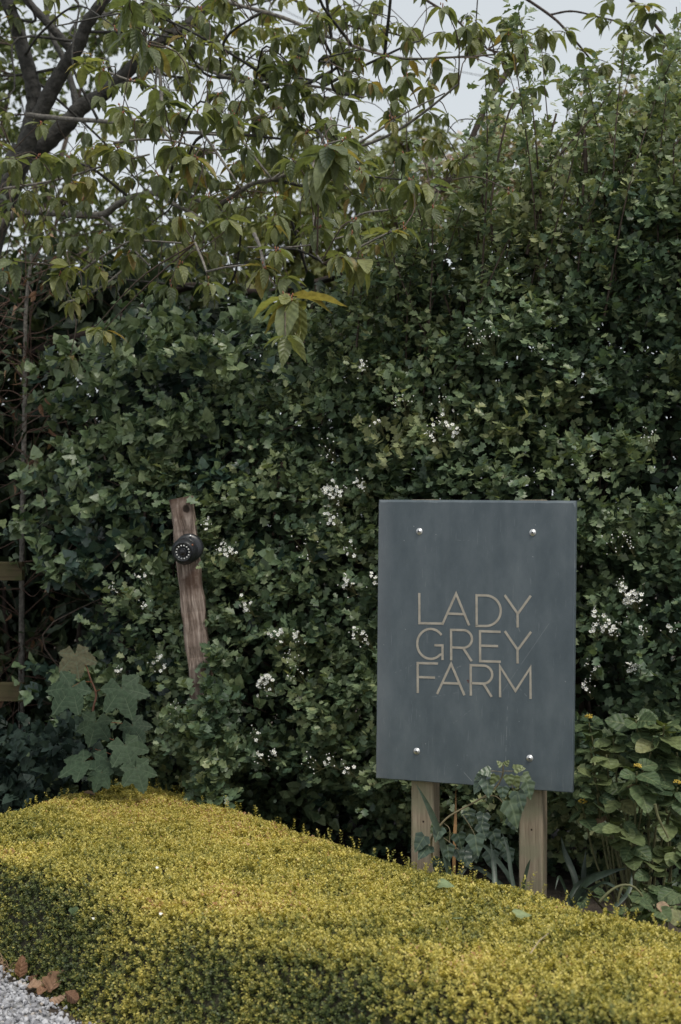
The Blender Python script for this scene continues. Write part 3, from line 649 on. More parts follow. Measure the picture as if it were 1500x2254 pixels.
# ------------------------------------------------------------------ hawthorn hedge and ivy
HE, HO = norm(np.array([1, -0.4, 0])), norm(np.array([-0.4, -1, 0]))    # along the face, out of the face
def hw(s_, d, z): return np.array([0, 6.4, 0]) + np.multiply.outer(s_, HE) + np.multiply.outer(d, HO) + np.multiply.outer(z, np.array([0, 0, 1.0]))
def face_s(p): return (p - np.array([0, 6.4, 0])) @ HE, (p - np.array([0, 6.4, 0])) @ HO
def on_face(px, py, off):                            # where the photo's ray meets the hedge face
    D = (6.4 - off * 1.077) / (1 + 0.4 * (px - 750) / F); return P(px, py, D)
# weathered post with its camera, standing in the face of the hedge
PD = 6.30
p_top, p_bot = P(400, 1096, PD), P(443, 1490, PD)
ax = norm(p_top - p_bot); foot = p_bot - ax * (p_bot[2] / ax[2] + 0.05); plen = np.linalg.norm(p_top - foot)
def post_gap(p):                                     # distance sideways from the post, height
    t = (p - foot) @ ax; q = p - foot - t[:, None] * ax
    return np.abs(q[:, 0]), t
Htop_s = np.array([-1.75, -1.55, -1.30, -0.9, 0.0, 0.30, 0.55, 0.85, 1.3, 2.3]); Htop_z = np.array([1.9, 2.25, 2.42, 2.52, 2.54, 2.60, 2.74, 2.88, 2.93, 2.94])
def clumps(ds, dz, s0, s1, z0, seed):
    rng = np.random.default_rng(seed); out = []
    z = z0; row = 0
    while z < 3.2:
        for s_ in np.arange(s0 + (row % 2) * ds / 2, s1, ds):
            out.append((s_ + rng.uniform(-.4, .4) * ds, z + rng.uniform(-.4, .4) * dz))
        z += dz; row += 1
    out = np.array(out); return out[out[:, 1] < np.interp(out[:, 0], Htop_s, Htop_z)]
CL = clumps(0.23, 0.165, -1.44, 2.15, 0.12, 21)
cs, cz = CL[:, 0], CL[:, 1]
cd = 0.11 + 0.12 * vnoise(cs * 2.3, cz * 3.0, 31) + 0.06 * vnoise(cs * 6, cz * 7, 32) - 0.45 * np.clip((0.42 - cz) / 0.42, 0, 1) * (cs > -0.6)
cd -= 0.25 * np.clip(-1.35 - cs, 0, 1) + 0.25 * np.clip(cz - np.interp(cs, Htop_s, Htop_z) + 0.25, 0, 1)
cpos = hw(cs, cd, cz); cpx, cpy = project(cpos)
pivy = np.clip((500 - cpx) / 160, 0, 1) * np.clip((1330 - cpy) / 120, 0, 1) * np.clip((cpy - 650) / 60, 0, 1)
pivy = np.maximum(pivy, 0.75 * np.clip((780 - cpx) / 120, 0, 1) * np.clip((960 - cpy) / 120, 0, 1) * np.clip((cpy - 640) / 50, 0, 1))
pivy = np.maximum(pivy, 0.8 * np.clip((330 - cpx) / 60, 0, 1) * np.clip((cpy - 1200) / 60, 0, 1))
pivy = np.maximum(pivy, np.where(cpx < 900, 0.10, 0.0))
is_ivy = RNG.random(len(cs)) < pivy
hollow = vnoise(cs * 3.1 + 4, cz * 4.2, 35) < -0.50   # gaps where the inside of the hedge shows
keepc = ~(hollow & (cz > 0.3) & (RNG.random(len(cs)) < 0.95))
SHW, SIV, SIN = Sprays(), Sprays(), Sprays()
def fill(S, C, n, size, nleaf, Lr, tint0, rr=(0.17, 0.10, 0.10), **kw):
    k = len(C) * n; cc = np.repeat(C, n, 0); u = RNG.normal(0, 0.5, (k, 3))
    off = HE * (u[:, :1] * rr[0]) + HO * (u[:, 1:2] * rr[1]) + np.array([0, 0, 1.0]) * (u[:, 2:] * rr[2])
    d = norm(HO * 0.75 + np.array([0, 0, 0.45]) + off * 2.6 + RNG.normal(0, 0.42, (k, 3)))
    ln = RNG.uniform(*Lr, k); tt = np.repeat(RNG.normal(tint0, 0.14, len(C)), n) + RNG.normal(0, 0.05, k)
    sprays(S, cc + off - d * 0.05, d, ln, nleaf, size, tt, face=HO * 0.55, **kw)
extra = np.array([on_face(x, y, o_) for x, y, o_ in ((452, 1545, .46), (470, 1600, .46), (440, 1640, .42), (480, 1670, .42), (455, 1720, .4), (430, 1585, .44), (472, 1450, .40), (400, 1620, .42), (475, 1530, .44), (468, 1728, .44), (492, 1750, .42), (445, 1760, .42))])
fill(SHW, P(428, 1242, 6.12)[None], 3, 0.036, 5, (0.03, 0.05), 0.62, rr=(.02, .01, .01))
fill(SHW, extra, 18, 0.046, 7, (0.06, 0.13), 0.5, rr=(.07, .05, .07))
fill(SHW, cpos[~is_ivy & keepc], 31, 0.0445, 7, (0.07, 0.17), 0.53)
fill(SIV, cpos[is_ivy & keepc], 21, 0.056, 6, (0.07, 0.16), 0.60, spread=0.55, upw=0.5)
# infill behind the clumps, its darker leaf tints painting in inner shade
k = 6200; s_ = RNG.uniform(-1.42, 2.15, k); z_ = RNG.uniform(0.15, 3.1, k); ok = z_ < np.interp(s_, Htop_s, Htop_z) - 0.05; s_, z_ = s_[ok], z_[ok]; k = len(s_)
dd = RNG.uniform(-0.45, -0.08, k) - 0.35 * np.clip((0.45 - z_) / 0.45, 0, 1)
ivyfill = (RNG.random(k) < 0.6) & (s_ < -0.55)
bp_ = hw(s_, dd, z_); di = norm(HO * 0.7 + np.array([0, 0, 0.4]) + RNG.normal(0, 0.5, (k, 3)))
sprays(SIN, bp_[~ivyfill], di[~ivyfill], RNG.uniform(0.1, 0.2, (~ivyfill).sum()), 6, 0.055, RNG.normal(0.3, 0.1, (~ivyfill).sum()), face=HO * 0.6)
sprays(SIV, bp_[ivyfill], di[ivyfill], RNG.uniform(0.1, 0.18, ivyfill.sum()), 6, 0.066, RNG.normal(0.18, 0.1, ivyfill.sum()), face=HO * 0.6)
# upright shoots over the right-hand half
haw_stems = Geo(); nsh = 200
ss = RNG.uniform(-0.1, 2.1, nsh); zb = np.interp(ss, Htop_s, Htop_z) - RNG.uniform(0.15, 0.6, nsh)
for i in range(nsh):
    d0 = RNG.uniform(-0.75, 0.15); p0 = hw(np.array([ss[i]]), np.array([d0]), np.array([zb[i]]))[0]
    h_ = RNG.uniform(0.40, 1.0) * np.interp(ss[i], [-0.1, 0.4, 0.8, 2.1], [0.40, 0.95, 1.08, 1.0]); lean = np.array([RNG.normal(0.05, 0.22), RNG.normal(-0.05, 0.2), 1.0])
    pts = curve([p0, p0 + lean * h_ * 0.5 + RNG.normal(0, 0.03, 3), p0 + lean * h_ + RNG.normal(0, 0.05, 3)], 12)
    haw_stems.tube(pts, np.linspace(0.0050, 0.0018, 12), 5)
    kk = int(10 + h_ * 26); t_ = RNG.random(kk) ** 0.9; pp = np.stack([np.interp(t_, np.linspace(0, 1, 12), pts[:, q]) for q in range(3)], 1)
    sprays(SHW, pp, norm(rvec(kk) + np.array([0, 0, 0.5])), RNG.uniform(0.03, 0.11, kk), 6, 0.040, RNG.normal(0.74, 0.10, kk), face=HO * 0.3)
# woody stems inside
for i in range(46):
    s0 = RNG.uniform(-1.5, 2.0); p0 = hw(np.array([s0]), np.array([RNG.uniform(-0.75, -0.3)]), np.array([-0.02]))[0]
    pts = curve([p0, p0 + np.array([RNG.normal(0, .12), RNG.normal(0, .12), 0.8]), p0 + np.array([RNG.normal(0, .15), abs(RNG.normal(0, .1)), 1.5]), p0 + np.array([RNG.normal(0, .22), abs(RNG.normal(0, .15)), RNG.uniform(2.1, 2.9)])], 18)
    haw_stems.tube(pts, np.linspace(RNG.uniform(0.012, 0.03), 0.004, 18), 6)
for pl, r0 in (([(1085, 530), (1082, 440), (1120, 250), (1165, 190)], 0.006), ([(1160, 560), (1185, 470), (1205, 330), (1225, 250)], 0.008), ([(1290, 380), (1286, 280)], 0.010),
               ([(1130, 470), (1200, 380), (1310, 250), (1370, 165)], 0.006), ([(1350, 540), (1420, 500), (1500, 440)], 0.011), ([(1430, 400), (1470, 340), (1510, 290)], 0.008), ([(1275, 560), (1280, 480), (1285, 400)], 0.009)):
    haw_stems.tube(curve([P(x, y, 5.95) for x, y in pl], 16), np.linspace(r0, r0 * 0.55, 16), 6)
for S in (SHW, SIV, SIN): S.cat()
for S in (SHW, SIV):
    lat, h_ = post_gap(S.L); sf, df = face_s(S.L); ahead = S.L[:, 1] < PD + 0.07
    zone = np.interp(h_ / plen, [0, 0.47, 0.50, 0.62, 0.75, 1.0, 1.02], [0, 0.0, 0.03, 0.045, 0.072, 0.062, 0])
    S.filter(~((lat < zone) & ahead & (h_ < plen + 0.02) & ((RNG.random(len(lat)) > .10) | (h_ > plen * .66))))
def show_score(S):                                   # in the frame, out on the face, clear of the sign
    x, y = project(S.L); _, df = face_s(S.L)
    inside = (x > 20) & (x < 1480) & (y > 20) & (y < 1740) & ~((x > 815) & (x < 1285) & (y > 1080))
    return np.where(inside, df + 0.25 * RNG.random(len(x)), -9)
haw = empty('hawthorn_hedge', (0.3, 6.3, 0), 'tall dark green hawthorn hedge with white blossom behind the slate sign', 'hedge')
emit(SHW, 'hawthorn_leaf', T_HAW, M['hawthorn'], haw, show_score(SHW))
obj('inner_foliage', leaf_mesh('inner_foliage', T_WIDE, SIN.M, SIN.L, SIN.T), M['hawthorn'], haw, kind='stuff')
haw_stems.obj('stems', M['twig'], haw)
ivy = empty('climbing_ivy', (-0.95, 6.7, 0), 'mass of climbing ivy covering the left end of the hawthorn hedge', 'ivy')
emit(SIV, 'ivy_leaf', T_IVY, M['ivy'], ivy, show_score(SIV))
vt = Geo()
for i in range(26):
    s0 = RNG.uniform(-1.5, -0.3); z0 = RNG.uniform(0, 1.6); pts = [hw(np.array([s0 + RNG.normal(0, .12) + q * RNG.normal(0, .1)]), np.array([RNG.uniform(-.3, .12)]), np.array([z0 + q * 0.28]))[0] for q in range(4)]
    vt.tube(curve(pts, 14), np.linspace(0.005, 0.0015, 14), 5)
vt.obj('stems', M['twig'], ivy)
# blossom
def flower_mesh(r_=1.0):
    V, Fs = [], []
    for q in range(5):
        a0 = q * 2 * math.pi / 5; pt = lambda ang, rad, h: (rad * math.cos(ang), rad * math.sin(ang), h)
        k0 = len(V); V += [(0, 0, 0), pt(a0 - 0.52, .66, .18), pt(a0 - 0.28, 1.0, .34), pt(a0 + 0.28, 1.0, .34), pt(a0 + 0.52, .66, .18)]
        Fs += [(k0, k0 + 1, k0 + 2), (k0, k0 + 2, k0 + 3), (k0, k0 + 3, k0 + 4)]
    n0 = len(V); V = np.vstack([np.array(V), IV * np.array([.26, .26, .2]) + [0, 0, .14]]); Fs = np.vstack([np.array(Fs), IF + n0])
    me = mesh_np('flower', V, Fs, smooth=False); me.materials.append(M['petal']); me.materials.append(M['stamen'])
    me.polygons.foreach_set('material_index', np.array([0] * 15 + [1] * 20, dtype=np.int32)); return me
FLOWER = flower_mesh()
BL = [(735, 1085, 2), (795, 1062, 1), (730, 1140, 1), (510, 1212, 1), (490, 1200, 0), (455, 1155, 0), (308, 1265, 0), (252, 1293, 0), (320, 1330, 0), (610, 1395, 1), (655, 1398, 1), (350, 1460, 1),
      (585, 1500, 2), (390, 1563, 1), (260, 1480, 0), (563, 1620, 0), (728, 1672, 0), (570, 1665, 0), (600, 1655, 0), (540, 1330, 1), (765, 1280, 1), (825, 1272, 0), (785, 1390, 0), (808, 1408, 0),
      (985, 930, 1), (1005, 945, 0), (950, 955, 1), (830, 928, 0), (880, 885, -1), (770, 1210, 0), (1395, 1318, 2), (1340, 1380, 2), (1302, 1470, 0), (1400, 1465, 1), (1305, 1380, 0), (1415, 1382, 0),
      (1385, 1192, -1), (1350, 1190, -1), (1432, 955, -1), (1240, 1148, 0), (1290, 1512, 0), (1370, 1288, 0), (765, 1690, 0), (690, 1670, -1), (650, 1480, -1), (640, 1440, -1), (670, 1210, -1), (720, 985, -1), (1040, 740, -1), (1075, 745, -1), (800, 805, 0), (970, 890, -1), (1475, 1385, 0), (1310, 1345, 0)]
for i, (px, py, sz) in enumerate(BL):
    c0 = on_face(px, py, 0.36); gb, gs = Geo(), Geo(); root_ = c0 - HO * 0.10 - np.array([0, 0, 0.06])
    nfl = {2: 30, 1: 10, 0: 4, -1: 0}[sz]; rad = {2: 0.042, 1: 0.029, 0: 0.022, -1: 0.03}[sz]; heads = []
    gs.tube(np.array([root_ - HO * .05, root_]), .0016, 5)
    for q in range(nfl):
        u = RNG.normal(0, 0.55, 3); c = c0 + (HE * u[0] + np.array([0, 0, 1.0]) * u[2]) * rad + HO * (abs(u[1]) * rad * 0.6)
        heads.append(c); gs.tube(np.array([root_, (root_ + c) / 2 + RNG.normal(0, .004, 3), c]), 0.0008, 4, caps=False)
    for q in range({2: 8, 1: 6, 0: 6, -1: 12}[sz]):
        u = RNG.normal(0, 0.8, 3); c = c0 + (HE * u[0] + np.array([0, 0, 1.0]) * u[2]) * rad + HO * (u[1] * rad * 0.5)
        gb.add(IV * RNG.uniform(0.0022, 0.0034) + c, [tuple(f) for f in IF]); gs.tube(np.array([root_, c]), 0.0007, 4, caps=False)
    bo = gs.obj('blossom_cluster', M['stem'], haw)
    st_ = gb.obj('buds', M['petal'], kind='stuff'); st_.parent = bo
    for c in heads:
        fo = bpy.data.objects.new('flower', FLOWER); COL.objects.link(fo); fo.parent = bo
        B3 = basis(rvec(1), (HO * 0.9 + np.array([0, 0, 0.55]) + RNG.normal(0, 0.3, 3))[None])[0] * RNG.uniform(0.0070, 0.0094)
        fo.matrix_basis = Matrix(np.vstack([np.hstack([B3, c[:, None]]), [0, 0, 0, 1]]).tolist())

# the post itself
M['oldwood'] = wood_mat('weathered_timber', (0.055, 0.040, 0.032), (0.23, 0.175, 0.145), (0.46, 0.38, 0.33), knots=((0.020, plen - 0.052, 0.017),), stain=(0.075, 0.043, 0.030), grain=105)
op = obj('weathered_post', post_mesh('weathered_post', 0.050, 0.045, plen, ch=0.008, seg=34, wob=0.0028, seed=9, topcut=0.08), M['oldwood'])
op.location = foot.tolist(); op.rotation_euler = Vector(ax.tolist()).to_track_quat('Z', 'Y').to_euler()
op.rotation_euler = (math.asin(-ax[1]), math.asin(ax[0]), 0)
tag(op, 'leaning weathered brown timber post half buried in the leafy hedge', 'post')

# security camera on it
cc = empty('security_camera', P(413, 1212, PD - 0.06), 'black dome security camera fixed to the leaning weathered post', 'camera')
front = PD - 0.047
bc = P(417, 1206, front); cax = norm(np.array([0.16, -1, 0.10]))
g = Geo().lathe([(0, -0.004), (0.060, -0.004), (0.0625, 0.003), (0.0625, 0.016), (0.059, 0.024), (0.052, 0.030), (0.040, 0.033), (0.0, 0.033)], bc, cax, 36); g.obj('base_ring', M['black'], cc)
bc2 = P(408, 1213, front - 0.050); look = norm(np.array([-0.16, -1, -0.10]))
prof = [(0.057 * math.sin(q), -0.057 * math.cos(q)) for q in np.linspace(0.02, math.pi * 0.76, 22)] + [(0.0395, 0.0415), (0.0375, 0.0385), (0.0, 0.0385)]
g = Geo().lathe(prof, bc2, look, 40); ball = g.obj('eyeball', M['black'], cc)
g = Geo().lathe([(0.057, -0.002), (0.0592, 0.000), (0.0592, 0.007), (0.057, 0.009)], bc2, look, 40); g.obj('trim_ring', M['black'], cc)
lens = Geo().lathe([(0.0185, 0.0385), (0.0185, 0.0440), (0.0165, 0.0455), (0.0150, 0.0440), (0.010, 0.0475), (0.004, 0.0492), (0.0, 0.0494)], bc2, look, 28).obj('lens', M['glass'], cc)
la = norm(np.cross(look, np.array([0, 0, 1.0]))); lb = np.cross(look, la)
for q in range(14):
    an = q * 2 * math.pi / 14; p = bc2 + look * 0.0385 + 0.0285 * (la * math.cos(an) + lb * math.sin(an))
    Geo().lathe([(0.0036, 0), (0.0036, 0.0012), (0.0024, 0.0030), (0, 0.0036)], p, look, 10).obj('led', M['led'], cc)
sp = bc + cax * 0.030 + np.array([0.004, 0, 0.050]); Geo().lathe([(0.0055, 0), (0.005, 0.003), (0, 0.0035)], sp, cax, 12).obj('screw', M['steel'], cc)
sp = bc2 + norm(np.array([0.62, -0.62, 0.48])) * 0.0575; Geo().lathe([(0.0042, -0.001), (0.004, 0.0014), (0, 0.0018)], sp, sp - bc2, 12).obj('screw', M['redscale'], cc)

# ------------------------------------------------------------------ cherry tree
cherry = empty('cherry_tree', P(-150, 1900, 7.9) * np.array([1, 1, 0]), 'cherry tree with grey-brown limbs and drooping leaves over the left of the hedge', 'tree')
def br(pl, D0, D1, w0, w1, k=8, n=None):
    n = n or 6 + 5 * len(pl); Ds = np.linspace(D0, D1, len(pl))
    pts = curve([P(x, y, d) for (x, y), d in zip(pl, Ds)], n)
    w_ = np.linspace(w0, w1, n) / 2 * np.linspace(D0, D1, n) / F
    w_ = w_ * (1 + 0.06 * np.sin(np.arange(n) * 2.1) + RNG.normal(0, 0.03, n))
    return pts, w_, k
trunk = [br([(-150, 1905), (-140, 1500), (-115, 1100), (-75, 750), (-25, 520), (12, 425), (52, 325)], 7.9, 7.7, 110, 52, 12, 40)]
low_limb = br([(-75, 830), (0, 805), (80, 772), (190, 735), (300, 685), (410, 632), (490, 640), (620, 640), (815, 588), (900, 575), (1000, 562)], 8.3, 7.3, 24, 12, 8)
limbs = [br([(48, 345), (88, 253), (120, 187), (149, 139), (173, 101), (192, 53), (227, 0), (260, -90)], 7.7, 7.4, 40, 24, 10),
         br([(58, 320), (76, 240), (72, 187), (58, 133), (35, 53), (16, 0), (0, -70)], 7.72, 7.6, 40, 24, 10),
         br([(60, 350), (105, 312), (150, 270), (181, 235), (230, 205), (300, 140), (345, 100), (420, 50), (480, -10), (520, -60)], 7.9, 7.9, 44, 18, 10),
         br([(156, 108), (130, 78), (107, 53), (59, 0), (30, -40)], 7.55, 7.5, 22, 16, 8), br([(168, 232), (160, 190), (140, 130), (113, 75), (100, 0)], 7.9, 8.1, 16, 10, 8)]
bright = [br([(400, -280), (345, -130), (305, -40), (300, 45), (328, 98)], 6.8, 4.95, 9, 4), br([(-10, 520), (20, 480), (60, 465), (130, 469), (220, 474), (260, 450), (300, 432), (370, 423), (420, 432), (470, 455), (500, 440), (555, 405), (600, 395), (690, 365), (775, 330), (860, 296), (930, 250), (1010, 185)], 7.6, 5.7, 19, 5, 8),
          br([(60, 253), (150, 262), (240, 268), (285, 276), (400, 290), (520, 300)], 7.6, 6.4, 11, 6), br([(365, 125), (430, 145), (500, 170), (560, 184), (690, 190), (800, 215)], 7.6, 6.6, 9, 5),
          br([(500, 5), (620, 38), (700, 72), (760, 95), (880, 128), (1020, 125), (1090, 120)], 7.4, 6.4, 9, 4), br([(362, 428), (376, 445), (415, 465), (440, 480)], 6.9, 6.6, 12, 8),
          br([(225, 480), (260, 510), (290, 545), (330, 585)], 7.0, 6.6, 8, 4), br([(430, 270), (480, 340), (530, 413)], 6.3, 6.2, 7, 5), br([(512, 280), (560, 345), (600, 395)], 6.3, 6.2, 7, 5),
          br([(690, 360), (688, 430), (692, 500), (690, 545), (712, 580)], 5.4, 5.1, 7, 4), br([(545, 544), (620, 545), (690, 538), (760, 520)], 5.3, 5.3, 4, 4), br([(560, 515), (573, 545), (585, 600), (598, 618), (640, 662)], 5.2, 4.95, 9, 4),
          br([(455, 598), (500, 588), (555, 582)], 5.4, 5.2, 5, 4), br([(430, 535), (445, 570), (455, 598)], 5.6, 5.4, 6, 5), br([(145, 667), (190, 650), (240, 620), (320, 550)], 6.4, 6.6, 6, 4), br([(170, 605), (210, 575), (260, 545), (300, 530), (400, 535)], 6.3, 6.2, 6, 4),
          br([(350, 115), (355, 200), (360, 280), (378, 310)], 6.0, 5.9, 9, 6), br([(250, 315), (300, 308), (378, 310), (450, 330)], 5.9, 5.9, 6, 4), br([(10, 415), (80, 405), (150, 390), (230, 365), (330, 340)], 6.6, 6.3, 6, 4),
          br([(240, 160), (280, 175), (330, 190), (360, 210)], 6.0, 6.0, 5, 6), br([(760, 335), (830, 290), (900, 245), (980, 205)], 5.8, 5.7, 6, 3), br([(600, 395), (660, 350), (720, 318), (800, 300)], 6.0, 5.8, 6, 4),
          br([(750, 500), (800, 470), (860, 460), (920, 430), (980, 400)], 5.8, 5.6, 5, 4), br([(790, 545), (850, 515), (890, 500)], 5.3, 5.3, 5, 3)]
dark = [low_limb, br([(1135, 132), (1090, 200), (1070, 235), (1045, 290), (1010, 370), (950, 440), (905, 505)], 7.4, 7.0, 14, 12, 8), br([(1155, -5), (1210, 33), (1240, 60), (1285, 112), (1330, 170)], 7.4, 7.2, 7, 4),
        br([(1210, 33), (1260, 25), (1320, 38), (1390, 56), (1440, 82)], 7.4, 7.2, 5, 3), br([(1385, -5), (1430, 40), (1470, 90), (1510, 125)], 7.2, 7.1, 9, 5), br([(930, -5), (1000, 40), (1040, 80), (1075, 110)], 7.2, 7.0, 6, 3),
        br([(640, -5), (700, 30), (780, 60), (850, 70), (900, 85)], 7.8, 7.4, 6, 4), br([(560, 190), (640, 270), (700, 290)], 7.4, 7.2, 5, 3)]
for nm, lst, mt in (('trunk', trunk, M['bark']), ('limb', limbs, M['bark']), ('branch', bright, M['lightbark']), ('branch', dark, M['darktwig'])):
    for pts, w_, k in lst: Geo().tube(pts, w_, k).obj(nm, mt, cherry)
second = []
srcb = limbs[:3] + [low_limb] + bright[1:5]
for i in range(85):                                   # side branches between the traced ones
    pts, w_, _ = srcb[RNG.integers(len(srcb))]; b0 = pts[RNG.integers(len(pts) // 3, len(pts))]
    d = norm(np.array([RNG.normal(.35, .8), RNG.normal(-.1, .8), RNG.normal(.1, .45)])); ln = RNG.uniform(.5, 1.3)
    e_ = b0 + d * ln + np.array([0, 0, -.12 * ln]); px_, py_ = project(e_)
    if py_[0] > 640 or e_[1] < 5.4 or (px_[0] > 950): continue
    pts = curve([b0, b0 + d * ln * .35 + RNG.normal(0, .05, 3), b0 + d * ln * .7 + RNG.normal(0, .06, 3), e_], 14)
    second.append((pts, np.linspace(.0085, .003, 14), 6)); Geo().tube(pts, second[-1][1], 6).obj('branch', M['bark'], cherry)
allb = np.concatenate([p for p, _, _ in limbs + bright + dark + second])
EXP = [(290, -8, 4.9, 6, .15), (300, 60, 4.9, 7, .145), (328, 100, 5.0, 6, .13), (185, 140, 5.8, 8, .12), (230, 150, 5.8, 7, .11), (270, 250, 5.8, 8, .11), (345, 190, 5.6, 6, .11), (365, 225, 5.6, 7, .11), (250, 328, 6.0, 8, .11),
       (85, 345, 6.2, 9, .12), (150, 345, 6.3, 8, .12), (30, 345, 6.2, 7, .12), (60, 415, 6.3, 7, .11), (125, 435, 6.3, 7, .11), (195, 385, 6.3, 8, .11), (300, 430, 6.3, 5, .10), (385, 320, 5.7, 10, .12), (430, 345, 5.7, 9, .12), (470, 235, 5.9, 9, .12),
       (510, 250, 5.9, 8, .12), (545, 320, 5.9, 8, .11), (460, 430, 5.9, 7, .10), (520, 275, 5.9, 8, .10), (722, 318, 4.9, 8, .155), (738, 340, 4.9, 7, .15), (705, 362, 4.95, 6, .135), (760, 305, 5.1, 7, .13), (500, 480, 5.5, 8, .10), (610, 470, 5.3, 9, .11),
       (580, 585, 4.95, 7, .11), (645, 656, 4.75, 12, .165), (634, 650, 4.8, 8, .14), (760, 560, 5.1, 8, .12), (800, 570, 5.1, 7, .12), (860, 510, 5.2, 8, .11), (890, 500, 5.2, 5, .11), (905, 395, 5.4, 7, .12), (870, 410, 5.5, 8, .10), (940, 400, 5.4, 6, .11),
       (225, 515, 6.1, 7, .10), (410, 480, 5.9, 7, .10), (30, 575, 5.9, 8, .11), (155, 585, 6.0, 9, .10), (130, 605, 6.0, 7, .10), (160, 660, 6.1, 7, .10), (230, 725, 5.8, 7, .10), (210, 720, 5.8, 5, .10), (1020, 350, 5.6, 6, .12), (850, 125, 6.3, 8, .11), (960, 125, 6.3, 8, .11),
       (640, 185, 6.6, 9, .11), (590, 120, 6.8, 8, .11), (760, 215, 6.5, 9, .11), (700, 60, 7, 8, .11), (820, 60, 7, 8, .11), (900, 60, 7, 9, .11), (1130, 70, 6.6, 9, .11), (1150, 90, 6.6, 8, .12), (1110, 40, 6.8, 8, .11), (1190, 60, 7, 7, .11), (1215, 70, 7, 6, .11),
       (1245, 65, 7.2, 7, .10), (1280, 110, 7.2, 8, .09), (1320, 35, 7.2, 8, .09), (1345, 45, 7.2, 5, .09), (1420, 10, 7, 8, .11), (1440, 25, 7, 7, .11), (1390, 60, 7, 5, .10), (1440, 80, 7.1, 10, .11), (1480, 75, 7.1, 8, .11), (1340, 0, 7, 4, .10), (1290, 150, 7.2, 7, .10), (1165, 130, 6.8, 9, .10), (1120, 110, 6.8, 9, .10), (1210, 120, 7, 8, .10), (1180, 190, 7, 8, .09), (1060, 60, 6.9, 8, .10), (1040, 100, 6.8, 9, .10), (980, 70, 6.8, 8, .10), (1000, 160, 6.6, 9, .10), (1090, 170, 6.8, 8, .09), (940, 190, 6.6, 8, .10), (870, 190, 6.6, 8, .10), (1240, 180, 7.1, 7, .09), (1460, 120, 7.1, 8, .10), (1310, 160, 7.2, 7, .10)]
cl = [(P(x, y, D), n, Lf) for x, y, D, n, Lf in EXP]
limb_px = np.concatenate([np.column_stack(project(p)) for p, _, _ in limbs[:4]])
def hides_limb(c):                                    # few leaves hang in front of the bare main limbs
    x, y = project(c); return c[1] < 7.85 and y[0] < 330 and x[0] < 300 and (np.hypot(limb_px[:, 0] - x[0], limb_px[:, 1] - y[0] - 30).min() < 46)
for lst, dens in ((limbs, 6.0), (bright, 9.5), (dark, 6.0), (second, 7.5)):
    for pts, w_, _ in lst:
        ln = np.linalg.norm(np.diff(pts, axis=0), axis=1).sum()
        for q in range(int(ln * dens)):
            b0 = pts[RNG.integers(len(pts) // 4, len(pts))]
            cl.append((b0 + RNG.normal(0, 0.14, 3) + np.array([0, -0.05, 0.03]), int(RNG.integers(6, 11)), RNG.uniform(0.066, 0.098)))
k = 0
while k < 520:                                        # outer crown between the traced limbs
    x, y, D = RNG.uniform(-150, 1000), RNG.uniform(-160, 650), RNG.uniform(6.3, 9.4)
    k += 1
    if y > 700 - 0.12 * x or (x > 620 and RNG.random() < 0.35 + 0.0008 * (x - 620)): continue
    if ((allb - P(x, y, D)) ** 2).sum(1).min() > 0.45 ** 2: continue
    cl.append((P(x, y, D), int(RNG.integers(5, 9)), RNG.uniform(0.066, 0.098)))
SCH = [Sprays() for _ in range(5)]; tw, rs = Geo(), Geo()
n_exp = len(EXP)
for ci, (c, n, Lf) in enumerate(cl):
    if ci >= n_exp and hides_limb(c) and RNG.random() < .88: continue
    j = np.argmin(((allb - c) ** 2).sum(1)); b0 = allb[j]; ln = np.linalg.norm(c - b0)
    if ln > 0.8 and ci >= n_exp: continue
    if ln > 0.03:
        mid = (b0 + c) / 2 + RNG.normal(0, 0.06 * ln + 0.008, 3) + np.array([0, 0, 0.10 * ln])
        n_ = 6 + int(ln * 8); tw.tube(curve([b0, mid, c], n_), np.linspace(0.0022 + 0.0035 * min(1, ln), 0.0018, n_), 5)
    el = np.radians(RNG.uniform(-82, 5, n)); az = RNG.uniform(0, 6.28) + np.arange(n) * 2.4 + RNG.normal(0, .3, n)
    a = np.stack([np.cos(el) * np.cos(az), np.cos(el) * np.sin(az), np.sin(el)], 1)
    nn_ = np.stack([np.cos(az) * .6, np.sin(az) * .6, np.full(n, 1.0)], 1) + RNG.normal(0, .25, (n, 3))
    sz = Lf * RNG.uniform(0.6, 1.08, n); tone = RNG.normal(0.55, 0.16) if not (ci < n_exp and EXP[ci][2] < 5.15) else (0.80 if EXP[ci][1] > 500 else 0.42)  # upper near clusters take a darker tone that paints in shading
    for i in range(n):
        SCH[RNG.integers(3) if (ci < n_exp and c[1] < 6.4) else 3 + RNG.integers(2)].add(basis(a[i:i + 1], nn_[i:i + 1]) * sz[i], (c + a[i] * 0.012)[None], np.array([min(0.92, tone + RNG.normal(0, 0.13)) if RNG.random() > 0.03 else 0.98]))
    if c[1] < 6.6 and RNG.random() < .5:
        for q in range(4): rs.add(IV * np.array([0.0025, 0.0025, 0.007]) + c + RNG.normal(0, 0.007, 3), [tuple(f) for f in IF])
for i, S in enumerate(SCH):
    S.cat(); x, y = project(S.L); ok = (x > -20) & (x < 1520) & (y > -30) & (y < 900)
    emit(S, 'cherry_leaf_%d' % i, (T_CHERRY + T_LO)[i], M['cherry'], cherry, np.where(ok, -S.L[:, 1], -99), 'foliage', 60)
tw.obj('twigs', M['twig'], cherry); rs.obj('bud_scales', M['redscale'], cherry, kind='stuff')

